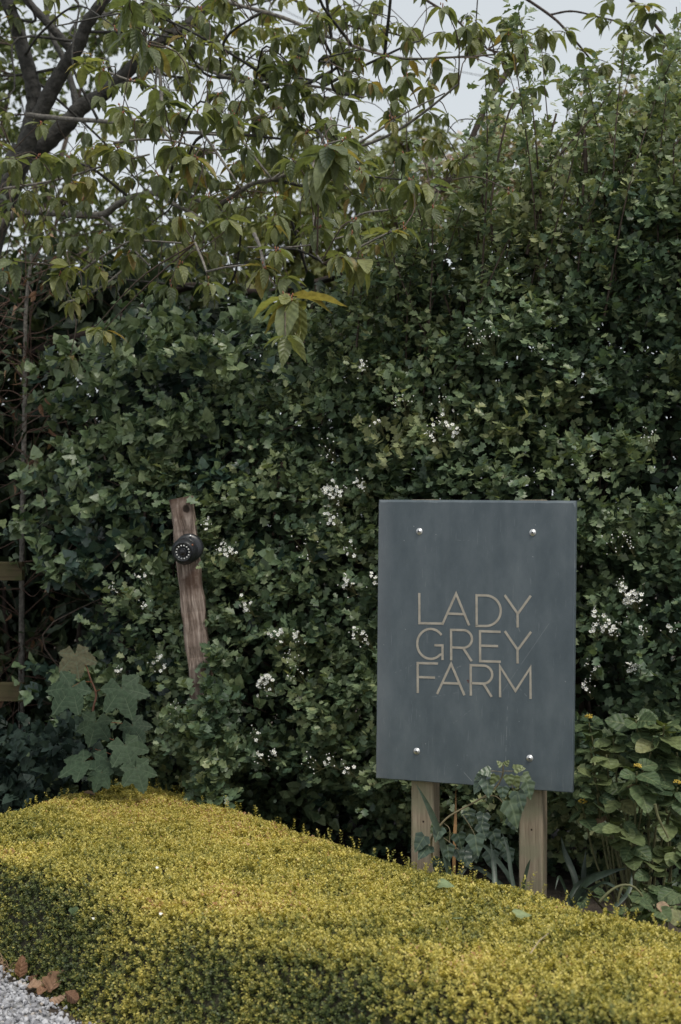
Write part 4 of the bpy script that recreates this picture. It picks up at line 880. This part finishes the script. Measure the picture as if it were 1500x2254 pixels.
# ------------------------------------------------------------------ trees and shrubs further back
def back_tree(name, label, cat, base, blobs, mat, nleaf, size, tint, seed, trunk_r=0.10):
    rng = np.random.default_rng(seed); root = empty(name, base, label, cat, 'trees beyond the hedge')
    g = Geo(); base = np.array(base, float); L_, M_, T_ = [], [], []
    hub = np.array([base[0], base[1], min(b_[2] for b_ in blobs) * 0.75])
    g.tube(curve([base, (base + hub) / 2 + rng.normal(0, .08, 3), hub], 10), np.linspace(trunk_r, trunk_r * .7, 10), 8); g.obj('trunk', M['bark'], root)
    lim = Geo()
    for bx, by, bz, br_ in blobs:
        c = np.array([bx, by, bz]); lim.tube(curve([hub, (hub + c) / 2 + rng.normal(0, .15, 3), c], 9), np.linspace(trunk_r * .5, 0.012, 9), 6)
        for q in range(9):
            e_ = c + rvec(1, rng)[0] * br_ * rng.uniform(.5, 1); lim.tube(curve([c, (c + e_) / 2 + rng.normal(0, .05, 3), e_], 6), np.linspace(.012, .004, 6), 4)
        sub = c + rvec(34, rng) * br_ * (rng.random((34, 1)) ** 0.45)      # leafy knots with air between
        n = int(nleaf * br_ ** 2); j = rng.integers(0, 34, n)
        p = sub[j] + rng.normal(0, br_ * 0.13, (n, 3)); a = rvec(n, rng); a[:, 2] -= 0.5
        M_.append(basis(a, rvec(n, rng) + np.array([0, 0, 1.0])) * (size * rng.uniform(.6, 1.2, n))[:, None, None]); L_.append(p); T_.append(np.clip(tint + rng.normal(0, .22, n), 0, 1))
    lim.obj('limbs', M['twig'], root)
    obj('crown', leaf_mesh('crown', T_FAR, np.concatenate(M_), np.concatenate(L_), np.concatenate(T_)), mat, root, kind='stuff')
def bl(lst): return [tuple(P(x, y, D)) + (r_ * D / F,) for x, y, D, r_ in lst]
back_tree('blossom_tree', 'pink flowering tree out of focus behind the hawthorn shoots at right', 'tree', (3.2, 12.5, 0), bl([(1080, 340, 12, 110), (1180, 420, 12.5, 130), (1300, 330, 12.5, 120), (1420, 300, 12, 120), (1490, 460, 12, 130), (1040, 480, 12, 110), (1320, 520, 12.5, 150), (960, 400, 12, 90)]), M['bgpink'], 5200, 0.085, 0.42, 51)
back_tree('broadleaf_tree', 'yellow-green leafy tree out of focus behind the cherry branches', 'tree', (0.4, 13.0, 0), bl([(640, 500, 13, 140), (780, 420, 13, 130), (900, 520, 13, 130), (520, 560, 13, 140), (740, 580, 13, 160), (900, 330, 13, 90), (620, 350, 13.5, 90)]), M['bgleaf'], 3400, 0.10, 0.85, 52)
back_tree('broadleaf_tree', 'dark green tree filling the gaps behind the cherry trunk', 'tree', (-3.0, 11.0, 0), bl([(60, 620, 11, 150), (220, 600, 11, 140), (360, 620, 11, 140), (-40, 420, 11, 150), (130, 460, 11.5, 110), (300, 480, 11.5, 100), (30, 170, 11, 130), (210, 90, 11.5, 110), (420, 560, 11, 110), (-60, 20, 11, 150)]), M['bgleaf'], 2100, 0.10, 0.45, 53)
# foliage added to block the sky: behind the left fence, and behind the hawthorn
rng = np.random.default_rng(61); k = 32000
shrub = empty('sky_block_shrub', (-2.4, 8.4, 0), 'dark evergreen shrub added behind the wooden fence at left to block the sky', 'shrub')  # added leaf mass that closes the view to the sky
kn = np.column_stack([rng.uniform(-4.2, -1.0, 420), rng.uniform(8.0, 8.9, 420), rng.uniform(0.05, 3.0, 420)]); j = rng.integers(0, 420, k)
p = kn[j] + rng.normal(0, 0.10, (k, 3)); a = rvec(k, rng); a[:, 2] -= .4
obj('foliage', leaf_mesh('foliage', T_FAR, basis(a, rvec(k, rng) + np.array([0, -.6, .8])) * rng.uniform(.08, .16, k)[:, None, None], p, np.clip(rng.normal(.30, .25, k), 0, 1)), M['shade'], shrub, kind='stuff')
g = Geo()
for i in range(26):
    b0 = np.array([rng.uniform(-4, -1.2), rng.uniform(8.0, 8.8), -.02]); g.tube(curve([b0, b0 + [rng.normal(0, .15), 0, 1.1], b0 + [rng.normal(0, .3), rng.normal(0, .2), 2.3]], 10), np.linspace(.022, .006, 10), 6)
g.obj('stems', M['darktwig'], shrub)
k = 17000; hz = rng.uniform(0.05, 2.75, k)
back = empty('sky_block_foliage', (0.4, 7.6, 0), 'dark foliage layer added close behind the hawthorn to block the sky', 'hedge')  # added layer, itself unseen, keeps sky from showing through the hedge
p = hw(rng.uniform(-1.5, 2.6, k), rng.uniform(-1.15, -0.75, k), hz); a = rvec(k, rng)
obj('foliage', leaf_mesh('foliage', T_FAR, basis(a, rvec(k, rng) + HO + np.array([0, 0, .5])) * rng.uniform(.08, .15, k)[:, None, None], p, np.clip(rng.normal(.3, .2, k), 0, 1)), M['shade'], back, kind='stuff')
g = Geo()
for i in range(30):
    b0 = hw(np.array([rng.uniform(-1.4, 2.5)]), np.array([rng.uniform(-1.1, -.8)]), np.array([-.02]))[0]; g.tube(curve([b0, b0 + [rng.normal(0, .1), 0, 1.0], b0 + [rng.normal(0, .2), rng.normal(0, .1), 2.3]], 10), np.linspace(.02, .006, 10), 6)
g.obj('stems', M['darktwig'], back)

# ------------------------------------------------------------------ fence and beech sapling at the left
M['fencewood'] = wood_mat('shaded_mossy_timber', (0.04, 0.032, 0.018), (0.085, 0.066, 0.036), (0.12, 0.096, 0.052), stain=(0.065, 0.07, 0.028), grain=60)  # moss stain, with timber tones darkened to hold the tree's shade
fe = empty('wooden_fence', P(40, 1860, 7.0) * np.array([1, 1, 0]), 'mossy post-and-rail timber fence in shade left of the ivy', 'fence')
for y, x1 in ((1257, 52), (1523, 54), (1770, 54)):
    e_ = P(x1, y, 6.95); Lr = 2.4
    o = obj('rail', post_mesh('rail', 0.018, 0.046, Lr, ch=0.003, seg=10, wob=0.0008, seed=y), M['fencewood'], fe)
    o.matrix_parent_inverse = Matrix.Translation(-Vector(fe.location)); o.location = e_.tolist(); o.rotation_euler = (math.radians(90), 0, math.radians(-97))
pp = P(-45, 1860, 7.09)
o = obj('post', post_mesh('post', 0.05, 0.05, 1.5, ch=0.004, seg=12, wob=0.001, seed=5), M['fencewood'], fe); o.matrix_parent_inverse = Matrix.Translation(-Vector(fe.location)); o.location = (pp[0], pp[1], 0)
be = empty('beech_sapling', P(50, 1880, 7.3) * np.array([1, 1, 0]), 'thin grey sapling with bare brown twigs and few dead leaves beside the fence', 'tree')
st = curve([P(48, 1925, 7.3), P(48, 1500, 7.3), P(50, 1150, 7.25), P(55, 900, 7.2), P(57, 700, 7.2), P(70, 560, 7.2)], 30)
Geo().tube(st, np.linspace(0.018, 0.008, 30), 8).obj('trunk', M['lightbark'], be)
g = Geo(); SD = Sprays(); tips = []
for i in range(85):
    b0 = st[rng.integers(3, 29)]; d = norm(np.array([rng.normal(0, 1), rng.normal(-.2, .6), rng.normal(.25, .45)])); ln = rng.uniform(.15, .5); e_ = b0 + d * ln + np.array([0, 0, rng.normal(.02, .08)])
    mid = (b0 + e_) / 2 + rng.normal(0, .04, 3); pts = curve([b0, mid, e_], 9); g.tube(pts, np.linspace(.0042, .0012, 9), 5); tips.append(e_)
    for q in range(3):
        m0 = pts[rng.integers(3, 9)]; e2 = m0 + d * .12 + rng.normal(0, .08, 3); g.tube(np.array([m0, (m0 + e2) / 2 + rng.normal(0, .01, 3), e2]), np.array([.002, .0014, .001]), 4); tips.append(e2)
g.obj('twigs', plain('reddish_twig', (0.085, 0.050, 0.036), 0.8, var=0.3), be)
tips = np.array(tips); x, y = project(tips); vis = tips[(x > -60) & (x < 130)]
for i in rng.choice(len(vis), 58, replace=False):
    a = norm(np.array([rng.normal(0, .6), rng.normal(0, .4), -1.0])); leaf_obj('dead_beech_leaf', T_CHERRY[1], basis(a[None], rvec(1, rng))[0] * rng.uniform(.035, .075), vis[i], float(rng.random()), M['drybrown'], be)
kk = 520; a = rvec(kk, rng); a[:, 2] -= .3; pk = tips[rng.integers(0, len(tips), kk)] + rng.normal(0, .06, (kk, 3))
obj('foliage', leaf_mesh('foliage', T_FAR, basis(a, rvec(kk, rng) + np.array([0, -.4, 1])) * rng.uniform(.04, .075, kk)[:, None, None], pk, np.clip(rng.normal(.5, .25, kk), 0, 1)), M['shade'], be, kind='stuff')
# low ivy and ground plants in the shade at the bottom left
lowivy = empty('ground_ivy', P(60, 1800, 6.6) * np.array([1, 1, 0]), 'dark ivy carpeting the shaded ground under the fence rails', 'ivy')
S = Sprays(); k = 520; b0 = np.column_stack([rng.uniform(-2.0, -1.05, k), rng.uniform(6.25, 7.0, k), rng.uniform(0.0, 0.62, k) ** 1.15])
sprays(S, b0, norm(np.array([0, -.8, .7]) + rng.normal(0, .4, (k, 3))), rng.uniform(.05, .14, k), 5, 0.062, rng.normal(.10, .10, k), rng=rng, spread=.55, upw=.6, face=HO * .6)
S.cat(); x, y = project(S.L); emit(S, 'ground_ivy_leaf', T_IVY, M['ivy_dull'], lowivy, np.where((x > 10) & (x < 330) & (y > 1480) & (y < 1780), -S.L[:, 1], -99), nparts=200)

# ------------------------------------------------------------------ sycamore sapling
syc = empty('sycamore_sapling', P(205, 1830, 6.35) * np.array([1, 1, 0]), 'young sycamore with broad lobed leaves at the back corner of the golden hedge', 'sapling')
up_ = np.array([0, 0, 1.0]); rt = np.array([1.0, 0, 0]); fw = np.array([0, -1.0, 0])
g = Geo(); stp = curve([P(205, 1830, 6.4), P(203, 1700, 6.38), P(204, 1575, 6.35), P(212, 1530, 6.35), P(200, 1495, 6.35), P(192, 1470, 6.36)], 26)
g.tube(stp, np.linspace(.007, .003, 26), 7); g.obj('stem', plain('sycamore_stem', (.15, .075, .05), .7, var=.3), syc)
#          attach px   D     size  tip direction (right, up)  facing (right, front, up)  tint
SY = [(160, 1512, 6.15, .125, (-.6, -.8), (-.15, 1, .45), .35), (268, 1514, 6.12, .128, (.4, -.9), (.15, 1, .4), .45), (166, 1440, 6.28, .10, (.2, -.8), (0, .5, .85), .93),
      (212, 1588, 6.22, .10, (-.25, -1), (.1, .8, .6), .3), (292, 1596, 6.25, .09, (.6, -.8), (.2, .9, .5), .12), (276, 1640, 6.1, .105, (.4, -.9), (.1, .7, .7), .5),
      (186, 1676, 6.16, .11, (-.9, -.4), (-.2, .6, .8), .4), (300, 1690, 6.06, .10, (.4, -.9), (.2, .6, .75), .5), (238, 1672, 6.12, .105, (-.15, -1), (-.1, .8, .6), .25), (225, 1700, 6.1, .08, (-.4, -.9), (-.2, .7, .7), .55)]
for iy, (x, y, D, sz, td, fc, tn) in enumerate(SY):
    a = norm(rt * td[0] + up_ * td[1] + fw * 0.35); n_ = rt * fc[0] + fw * fc[1] + up_ * fc[2]; p = P(x, y, D)
    lf = leaf_obj('sycamore_leaf_%d' % (iy % 3), T_SYC[iy % 3], basis(a[None], n_[None])[0] * sz * 1.15, p, tn, M['sycamore'], syc)
    j = stp[np.argmin(((stp - p - np.array([0, 0, -.03])) ** 2).sum(1))]; pg = Geo().tube(curve([j, (j + p) / 2 + [0, -.01, .012], p], 8), np.linspace(.0022, .0015, 8), 5)
    pg.obj('leaf_stalk', M['redscale'], syc)

# ------------------------------------------------------------------ hydrangea
hyd = empty('hydrangea', (1.08, 5.15, 0), 'hydrangea bush with broad leaves, some blushed pink, right of the sign', 'shrub')
RO = [(1440, 1985, 4.55, 6, .08, 0), (1505, 1955, 4.6, 7, .085, 0), (1350, 2010, 4.62, 5, .07, 0), (1420, 1950, 4.75, 6, .08, 0), (1520, 2010, 4.5, 7, .085, 0), (1296, 1583, 5.15, 7, .085, 1), (1400, 1578, 5.0, 8, .10, 0), (1462, 1590, 4.95, 8, .10, 0), (1350, 1618, 5.05, 7, .085, 0), (1438, 1620, 4.95, 8, .09, 0), (1300, 1640, 5.1, 6, .085, 0), (1335, 1655, 5.0, 8, .085, 0), (1402, 1692, 4.85, 8, .10, 1), (1305, 1695, 5.0, 7, .085, 0),
      (1315, 1742, 4.98, 7, .085, 0), (1362, 1748, 4.95, 6, .085, 0), (1283, 1770, 5.0, 8, .062, 1), (1368, 1808, 4.85, 9, .09, 0), (1425, 1720, 4.85, 7, .09, 0), (1492, 1728, 4.85, 9, .07, 1), (1392, 1850, 4.85, 8, .085, 0), (1430, 1868, 4.85, 7, .085, 0), (1432, 1910, 4.8, 6, .075, 0), (1485, 1860, 4.8, 7, .09, 0),
      (1488, 1945, 4.7, 6, .09, 0), (1390, 1985, 4.6, 5, .075, 0), (1300, 1960, 4.85, 4, .075, 0), (1475, 2000, 4.55, 5, .07, 0), (1450, 1660, 4.95, 7, .09, 0), (1380, 1720, 4.95, 6, .08, 0), (1490, 1650, 4.95, 7, .09, 0), (1470, 1780, 4.85, 7, .085, 0), (1550, 1640, 4.9, 8, .09, 0), (1560, 1760, 4.8, 8, .09, 0), (1550, 1880, 4.7, 8, .09, 0), (1340, 1785, 5.0, 6, .075, 0), (1430, 1790, 4.95, 6, .085, 0)]
g = Geo(); rngh = np.random.default_rng(77); feet = [np.array([rngh.uniform(1.0, 1.3), rngh.uniform(4.85, 5.25), 0]) for _ in range(9)]
for x, y, D, n, Lf, fl in RO:
    c = P(x, y, D); f0 = feet[np.argmin([abs(q[0] - c[0]) for q in feet])] + rngh.normal(0, .03, 3) * [1, 1, 0]
    g.tube(curve([f0, f0 * .5 + c * .5 + [rngh.normal(0, .04), .05, .02], c - [0, 0, .01]], 14), np.linspace(.005, .003, 14), 6)
    tn = rngh.normal(.48, .13)
    for i in range(n):
        az = i * math.pi / 2 + (i // 2) * .55 + rngh.normal(0, .3); el = math.radians(rngh.uniform(-38, 20)); lv = i // 2
        a = np.array([math.cos(el) * math.cos(az), math.cos(el) * math.sin(az), math.sin(el)]); n_ = np.array([a[0] * .5, a[1] * .5 - .45, 1.0]) + rngh.normal(0, .22, 3)
        q = rngh.random(); t = .97 if q < .018 else (.88 if q < .05 else float(np.clip(tn + rngh.normal(0, .16), 0, .78)))
        leaf_obj('hydrangea_leaf_%d' % (i % 3), T_HYD[i % 3], basis(a[None], n_[None])[0] * Lf * (0.72 + .13 * lv) * rngh.uniform(.8, 1.1), c - np.array([0, 0, .016 * lv]) + a * .010, t, M['hydrangea'], hyd)
    if fl:
        bg_ = Geo()
        for q in range(26):
            u = rngh.normal(0, 1, 3); u = u / np.linalg.norm(u) * np.array([.017, .017, .007]) * rngh.random() ** .3; bg_.add(IV * rngh.uniform(.0022, .0036) + c + np.array([0, -.008, .012]) + u, [tuple(f) for f in IF])
        bg_.obj('flower_bud', M['bud'], hyd)
for pl in ([(1442, 1770), (1450, 1800), (1472, 1845)], [(1320, 1985), (1345, 1960), (1372, 1948), (1400, 1955), (1430, 1995)], [(1370, 1950), (1362, 1975), (1358, 2000)]):
    g.tube(curve([P(x, y, 4.72) for x, y in pl], 12), np.linspace(.0055, .0035, 12), 6)
g.obj('stems', M['stem'], hyd)

# ------------------------------------------------------------------ ivy growing up between the sign's posts
vine = empty('ivy_vine', P(955, 1960, 5.0) * np.array([1, 1, 0]), 'ivy sprig with pointed lobed leaves climbing over the foot of the sign', 'ivy')
g = Geo()
for pl, D0, D1, r0 in (([(952, 1890), (950, 1850), (958, 1832), (985, 1800), (1022, 1778), (1060, 1757), (1090, 1735), (1106, 1708), (1108, 1684)], 5.02, 4.93, .0042), ([(1060, 1757), (1090, 1752), (1112, 1772), (1120, 1782)], 4.96, 4.92, .0018), ([(1108, 1700), (1085, 1697), (1070, 1700)], 4.93, 4.92, .0014), ([(1108, 1697), (1130, 1697), (1140, 1692)], 4.93, 4.92, .0014),
                       ([(1020, 1795), (1035, 1818), (1047, 1840)], 4.98, 4.95, .0015), ([(958, 1832), (985, 1850), (1010, 1870)], 5.0, 5.0, .002), ([(978, 1812), (990, 1825), (990, 1855)], 5.0, 4.97, .0014), ([(1125, 1720), (1133, 1745), (1150, 1765)], 4.93, 4.93, .0014)):
    n_ = 4 + 3 * len(pl); g.tube(curve([P(x, y, d) for (x, y), d in zip(pl, np.linspace(D0, D1, len(pl)))], n_), np.linspace(r0, r0 * .6, n_), 6)
g.obj('stem', plain('ivy_stem', (0.20, 0.165, 0.095), 0.6, var=.25), vine)
#      attach px, D, size(px), tip dir(right,up), tint
VI = [(1072, 1716, 4.92, 40, (.1, -1), .5), (1058, 1722, 4.93, 30, (-.6, -.8), .35), (1107, 1732, 4.90, 30, (.0, -1), .55), (1122, 1762, 4.88, 66, (.35, -.9), .6), (1140, 1742, 4.90, 44, (.2, -1), .5), (1160, 1722, 4.90, 40, (.3, -1), .6), (1150, 1706, 4.92, 30, (.7, -.6), .75), (1120, 1706, 4.91, 26, (.1, -1), .85), (1132, 1710, 4.91, 28, (.3, -1), .9),
      (1092, 1706, 4.91, 26, (-.4, -.9), .8), (1080, 1698, 4.92, 28, (-1, .0), .6), (1066, 1704, 4.93, 26, (-.9, -.5), .55), (1104, 1686, 4.92, 16, (-.6, .8), .95), (1112, 1684, 4.92, 15, (.6, .8), .95), (1132, 1694, 4.92, 22, (.9, .5), .9), (1140, 1692, 4.92, 18, (1, .1), .9), (1046, 1838, 4.94, 46, (.1, -1), .5), (1008, 1835, 5.0, 36, (.3, -1), .3), (966, 1812, 5.0, 30, (-.6, -.7), .7), (970, 1822, 4.98, 34, (-.4, -.8), .5),
      (1030, 1785, 4.99, 34, (.3, -1), .45), (1018, 1782, 5.0, 28, (.9, -.2), .8), (935, 1840, 5.0, 42, (-.6, -.8), .35), (945, 1862, 5.0, 40, (-.7, -.6), .3), (1005, 1868, 5.03, 36, (.5, -.9), .3), (985, 1860, 4.98, 36, (.1, -1), .4), (1020, 1880, 5.05, 38, (.5, -.8), .2), (1060, 1815, 5.08, 36, (.3, -1), .15), (1085, 1830, 5.1, 38, (.4, -1), .15), (1100, 1850, 5.06, 34, (.6, -.8), .35), (1065, 1790, 5.1, 34, (-.2, -1), .15), (1125, 1800, 5.0, 34, (.4, -1), .2), (1115, 1870, 5.08, 36, (.3, -1), .1), (1040, 1860, 5.1, 40, (.2, -1), .1), (1080, 1875, 5.1, 40, (.1, -1), .1), (970, 1890, 5.05, 38, (-.3, -1), .2)]
for x, y, D, s_, td, tn in VI:
    a = norm(rt * td[0] + up_ * td[1] + fw * RNG.uniform(0.05, .5)); n_ = fw * .9 + up_ * .6 + rt * RNG.normal(0, .3)
    leaf_obj('ivy_vine_leaf', T_IVY, basis(a[None], n_[None])[0] * s_ * D / F, P(x, y, D), tn, M['ivy_vine'], vine)

# ------------------------------------------------------------------ strap-leaved plants
def blade(pts, w0, twist=0.0):
    c = curve(pts, 16); t = norm(np.gradient(c, axis=0)); s_ = norm(np.cross(t, np.array([0.1, -1, 0.15]))); n_ = np.cross(s_, t)
    wv = w0 * np.minimum(1, np.linspace(1.15, 0, 16) * 2.2) / 2
    V = np.stack([c - s_ * wv[:, None], c + n_ * wv[:, None] * -.35, c + s_ * wv[:, None]], 1).reshape(-1, 3)
    fs = np.array([(i * 3 + j, i * 3 + j + 1, i * 3 + j + 4, i * 3 + j + 3) for i in range(15) for j in range(2)])
    uv = np.array([(u, i / 15) for i in range(16) for u in (-1, 0, 1)]); return V, fs, uv
def strap_plant(label, blades, seed):
    root = empty('strap_leaf_plant', np.array(blades[0][0][0]) * np.array([1, 1, 0]), label, 'plant', 'strap-leaved plants behind the golden hedge')
    for pts, w_, tn in blades:
        V, fs, uv = blade(pts, w_); obj('leaf', mesh_np('leaf', V, fs, np.column_stack([uv, np.full(len(uv), tn)])), M['strap'], root)
def bp3(l, D0, D1): return [P(x, y, d) for (x, y), d in zip(l, np.linspace(D0, D1, len(l)))]
strap_plant('long bluish strap leaves leaning across the left timber post of the sign', [(bp3([(990, 1925), (978, 1870), (960, 1815), (938, 1765), (914, 1722)], 4.98, 4.96), .022, .6), (bp3([(1000, 1960), (1000, 1890), (1003, 1800), (1004, 1730)], 5.05, 5.2), .012, .97), (bp3([(990, 1960), (1030, 1900), (1060, 1875)], 5.0, 5.1), .02, .3)], 1)
strap_plant('clump of bluish strap leaves between the two sign posts', [(bp3([(1090, 1960), (1088, 1910), (1080, 1850)], 4.9, 5.0), .018, .5), (bp3([(1135, 1960), (1115, 1920), (1075, 1870), (1045, 1850)], 4.9, 5.1), .016, .5), (bp3([(1135, 1970), (1125, 1920), (1118, 1870), (1105, 1830)], 4.9, 5.0), .014, .3), (bp3([(1150, 1960), (1160, 1915), (1168, 1890)], 4.82, 4.8), .012, .5), (bp3([(1120, 1960), (1060, 1915), (1020, 1905)], 5, 5.1), .016, .3)], 2)
strap_plant('arching dull green strap leaves in the dark gap left of the hydrangea', [(bp3([(1260, 1990), (1290, 1945), (1340, 1920), (1385, 1910)], 4.9, 4.85), .022, .55), (bp3([(1250, 1990), (1270, 1950), (1310, 1925), (1330, 1918)], 4.9, 5), .016, .35), (bp3([(1275, 1990), (1265, 1930), (1245, 1880), (1235, 1840)], 4.95, 5.1), .022, .25), (bp3([(1285, 1990), (1285, 1930), (1290, 1870)], 5, 5.2), .02, .15), (bp3([(1260, 1995), (1240, 1945), (1230, 1930), (1222, 1960)], 4.9, 4.8), .01, .3), (bp3([(1350, 2000), (1385, 1960), (1392, 1915)], 4.7, 4.8), .014, .4), (bp3([(1270, 1990), (1320, 1945), (1350, 1950), (1375, 1975)], 4.85, 4.7), .010, .45)], 3)

# ------------------------------------------------------------------ fallen leaves, petals, dry grass
def ground_leaf(px, py, sz, label, axis, nrmv, tn=.5, z=0.02, D=None, mat='drybrown', T=None, name='fallen_leaf', cat='leaf', key='fallen_leaf'):
    p = P(px, py, (CZ - z) * F / (py - HY)) if D is None else P(px, py, D)
    iv = len(_variants) % 3 if T is None else 0; key = key + str(int(px + py) % 3) if T is None else key
    T = T or T_DRY[int(px + py) % 3]
    o = leaf_obj(key, T, basis(norm(np.array(axis, float))[None], np.array(nrmv, float)[None])[0] * sz * .85, p, tn, M[mat], None, name)
    tag(o, label, cat, 'dead leaves along the hedge foot' if cat == 'leaf' and mat == 'drybrown' else None)
ground_leaf(44, 2152, .085, 'upright orange-brown dead leaf leaning on the hedge beside the dry grass', (.15, 0, 1), (.3, -1, .1), .45, z=.015)
ground_leaf(62, 2150, .065, 'small rust-brown dead leaf just right of the upright one', (.7, -.4, .15), (0, -.5, 1), .2)
ground_leaf(60, 2172, .095, 'long tan dead leaf lying flat at the gravel edge', (1, .25, .05), (0, -.4, 1), .85)
ground_leaf(84, 2190, .06, 'folded orange dead leaf on the gravel, below the long tan one', (.3, .5, .35), (-.2, -.9, .6), .55)
ground_leaf(107, 2184, .105, 'largest dead leaf, standing on edge and pointing up right', (.55, .1, .8), (-.5, -.8, .25), .65)
ground_leaf(108, 2200, .065, 'pale tan crumpled dead leaf on loose stones', (.8, .1, .05), (0, -.6, 1), .95)
ground_leaf(144, 2182, .08, 'rust-coloured dead leaf hanging below the hedge, rightmost above the gravel', (.55, -.35, -.25), (-.3, -.8, .5), .3, z=.06)
ground_leaf(212, 2234, .075, 'dark brown dead leaf in shadow under the hedge foot', (.9, .2, .1), (0, -.5, 1), .1)
ground_leaf(222, 2248, .075, 'pale brown rounded dead leaf at the bottom edge of the photo', (.9, .3, .05), (0, -.6, 1), .9)
ground_leaf(0, 2078, .06, 'small orange dead leaf at the left edge of the photo', (.8, .1, .2), (0, -.7, .8), .35, z=.03)
ground_leaf(-4, 2120, .06, 'dark rust dead leaf at the left edge, beside the dry grass', (.8, .1, .3), (0, -.7, .8), .15, z=.02)
gr = Geo(); c0 = P(22, 2135, 1.55 * F / (2135 - HY))
for i in range(60):
    b0 = c0 + np.array([RNG.normal(0, .028), RNG.normal(0, .03), 0]); e_ = b0 + np.array([RNG.normal(.01, .045), RNG.normal(-.01, .03), RNG.uniform(.01, .05)])
    gr.tube(curve([b0, (b0 + e_) / 2 + [0, 0, .018], e_], 6), np.linspace(.0013, .0006, 6), 4, caps=False)
tag(gr.obj('dry_grass', plain('straw', (0.36, 0.24, 0.15), .8, var=.3)), 'tuft of dry straw-brown grass at the gravel edge, far left', 'grass')
def on_hedge(px, py, lift=0.012):
    D = 3.0
    for D in np.arange(3.0, 7.0, 0.01):
        p = P(px, py, D); z, d = hedge_z(p[None, :2])
        if d[0] > 0 and p[2] < z[0] + lift: return p
    return p
def litter(px, py, sz, label, axis, tn, mat, T, key, cat='leaf', name='fallen_leaf', grp=None):
    p = on_hedge(px, py, .022); o = leaf_obj(key, T, basis(norm(np.array(axis, float))[None], np.array([[-.15, -.35, 1.]]))[0] * sz, p, tn, M[mat], None, name); tag(o, label, cat, grp)
litter(1135, 2012, .055, 'pale grey-green leaf lying on top of the golden hedge, below the right post', (1, .3, 0), .9, 'ivy', T_IVY, 'litter_ivy')
litter(965, 1944, .055, 'grey-green leaf lying on the golden hedge, below the left post', (1, -.3, 0), .75, 'ivy', T_IVY, 'litter_ivy')
litter(1008, 2022, .032, 'small grey-green leaf tip showing among golden leaves, below the sign', (.2, 1, 0), .75, 'ivy', T_IVY, 'litter_ivy')
litter(185, 1744, .06, 'curled pinkish dead leaf on the far left top of the golden hedge', (1, -.5, .1), .95, 'drybrown', T_CHERRY[0], 'litter_dry')
litter(162, 1998, .035, 'green leaf caught in the shaded left face of the golden hedge', (.2, 0, -1), .55, 'ivy', T_IVY, 'litter_ivy')
def petal(px, py, label):
    p = on_hedge(px, py, .02); v, f, uv = grid_leaf(5, 6, lambda t: .42 * math.sin(math.pi * min(1, t * .92 + .06)) ** .6, fold=.2, droop=.25)
    o = obj('petal', mesh_np('petal', v * .013, f), M['petal']); o.location = p.tolist(); o.rotation_euler = (.5, .2, RNG.uniform(-1, 1)); tag(o, label, 'petal', 'white petals caught in the golden hedge')
petal(206, 2024, 'white petal on the shaded left face of the golden hedge'); petal(345, 1912, 'white petal on the upper face of the golden hedge'); petal(353, 2014, 'white petal lying lower on the golden hedge, right of the shaded face')
p0, p1 = on_hedge(1168, 2098, .02), on_hedge(1208, 2054, .02)
tag(Geo().tube(np.array([p0, (p0 + p1) / 2 + [0, 0, .008], p1]), np.array([.0016, .0014, .001]), 5).obj('dry_stalk', plain('straw_stalk', (.42, .34, .24), .8)), 'thin dry stalk lying on the golden hedge at lower right', 'stalk')
w0, w1 = P(1380, 172, 22), P(1700, 92, 22)
tag(Geo().tube(np.array([w0 + (w1 - w0) * t + np.array([0, 0, -.3 * t * (1 - t)]) for t in np.linspace(-6, 3, 30)]), .006, 5).obj('overhead_wire', M['black']), 'thin overhead wire crossing the sky at the top right', 'wire')
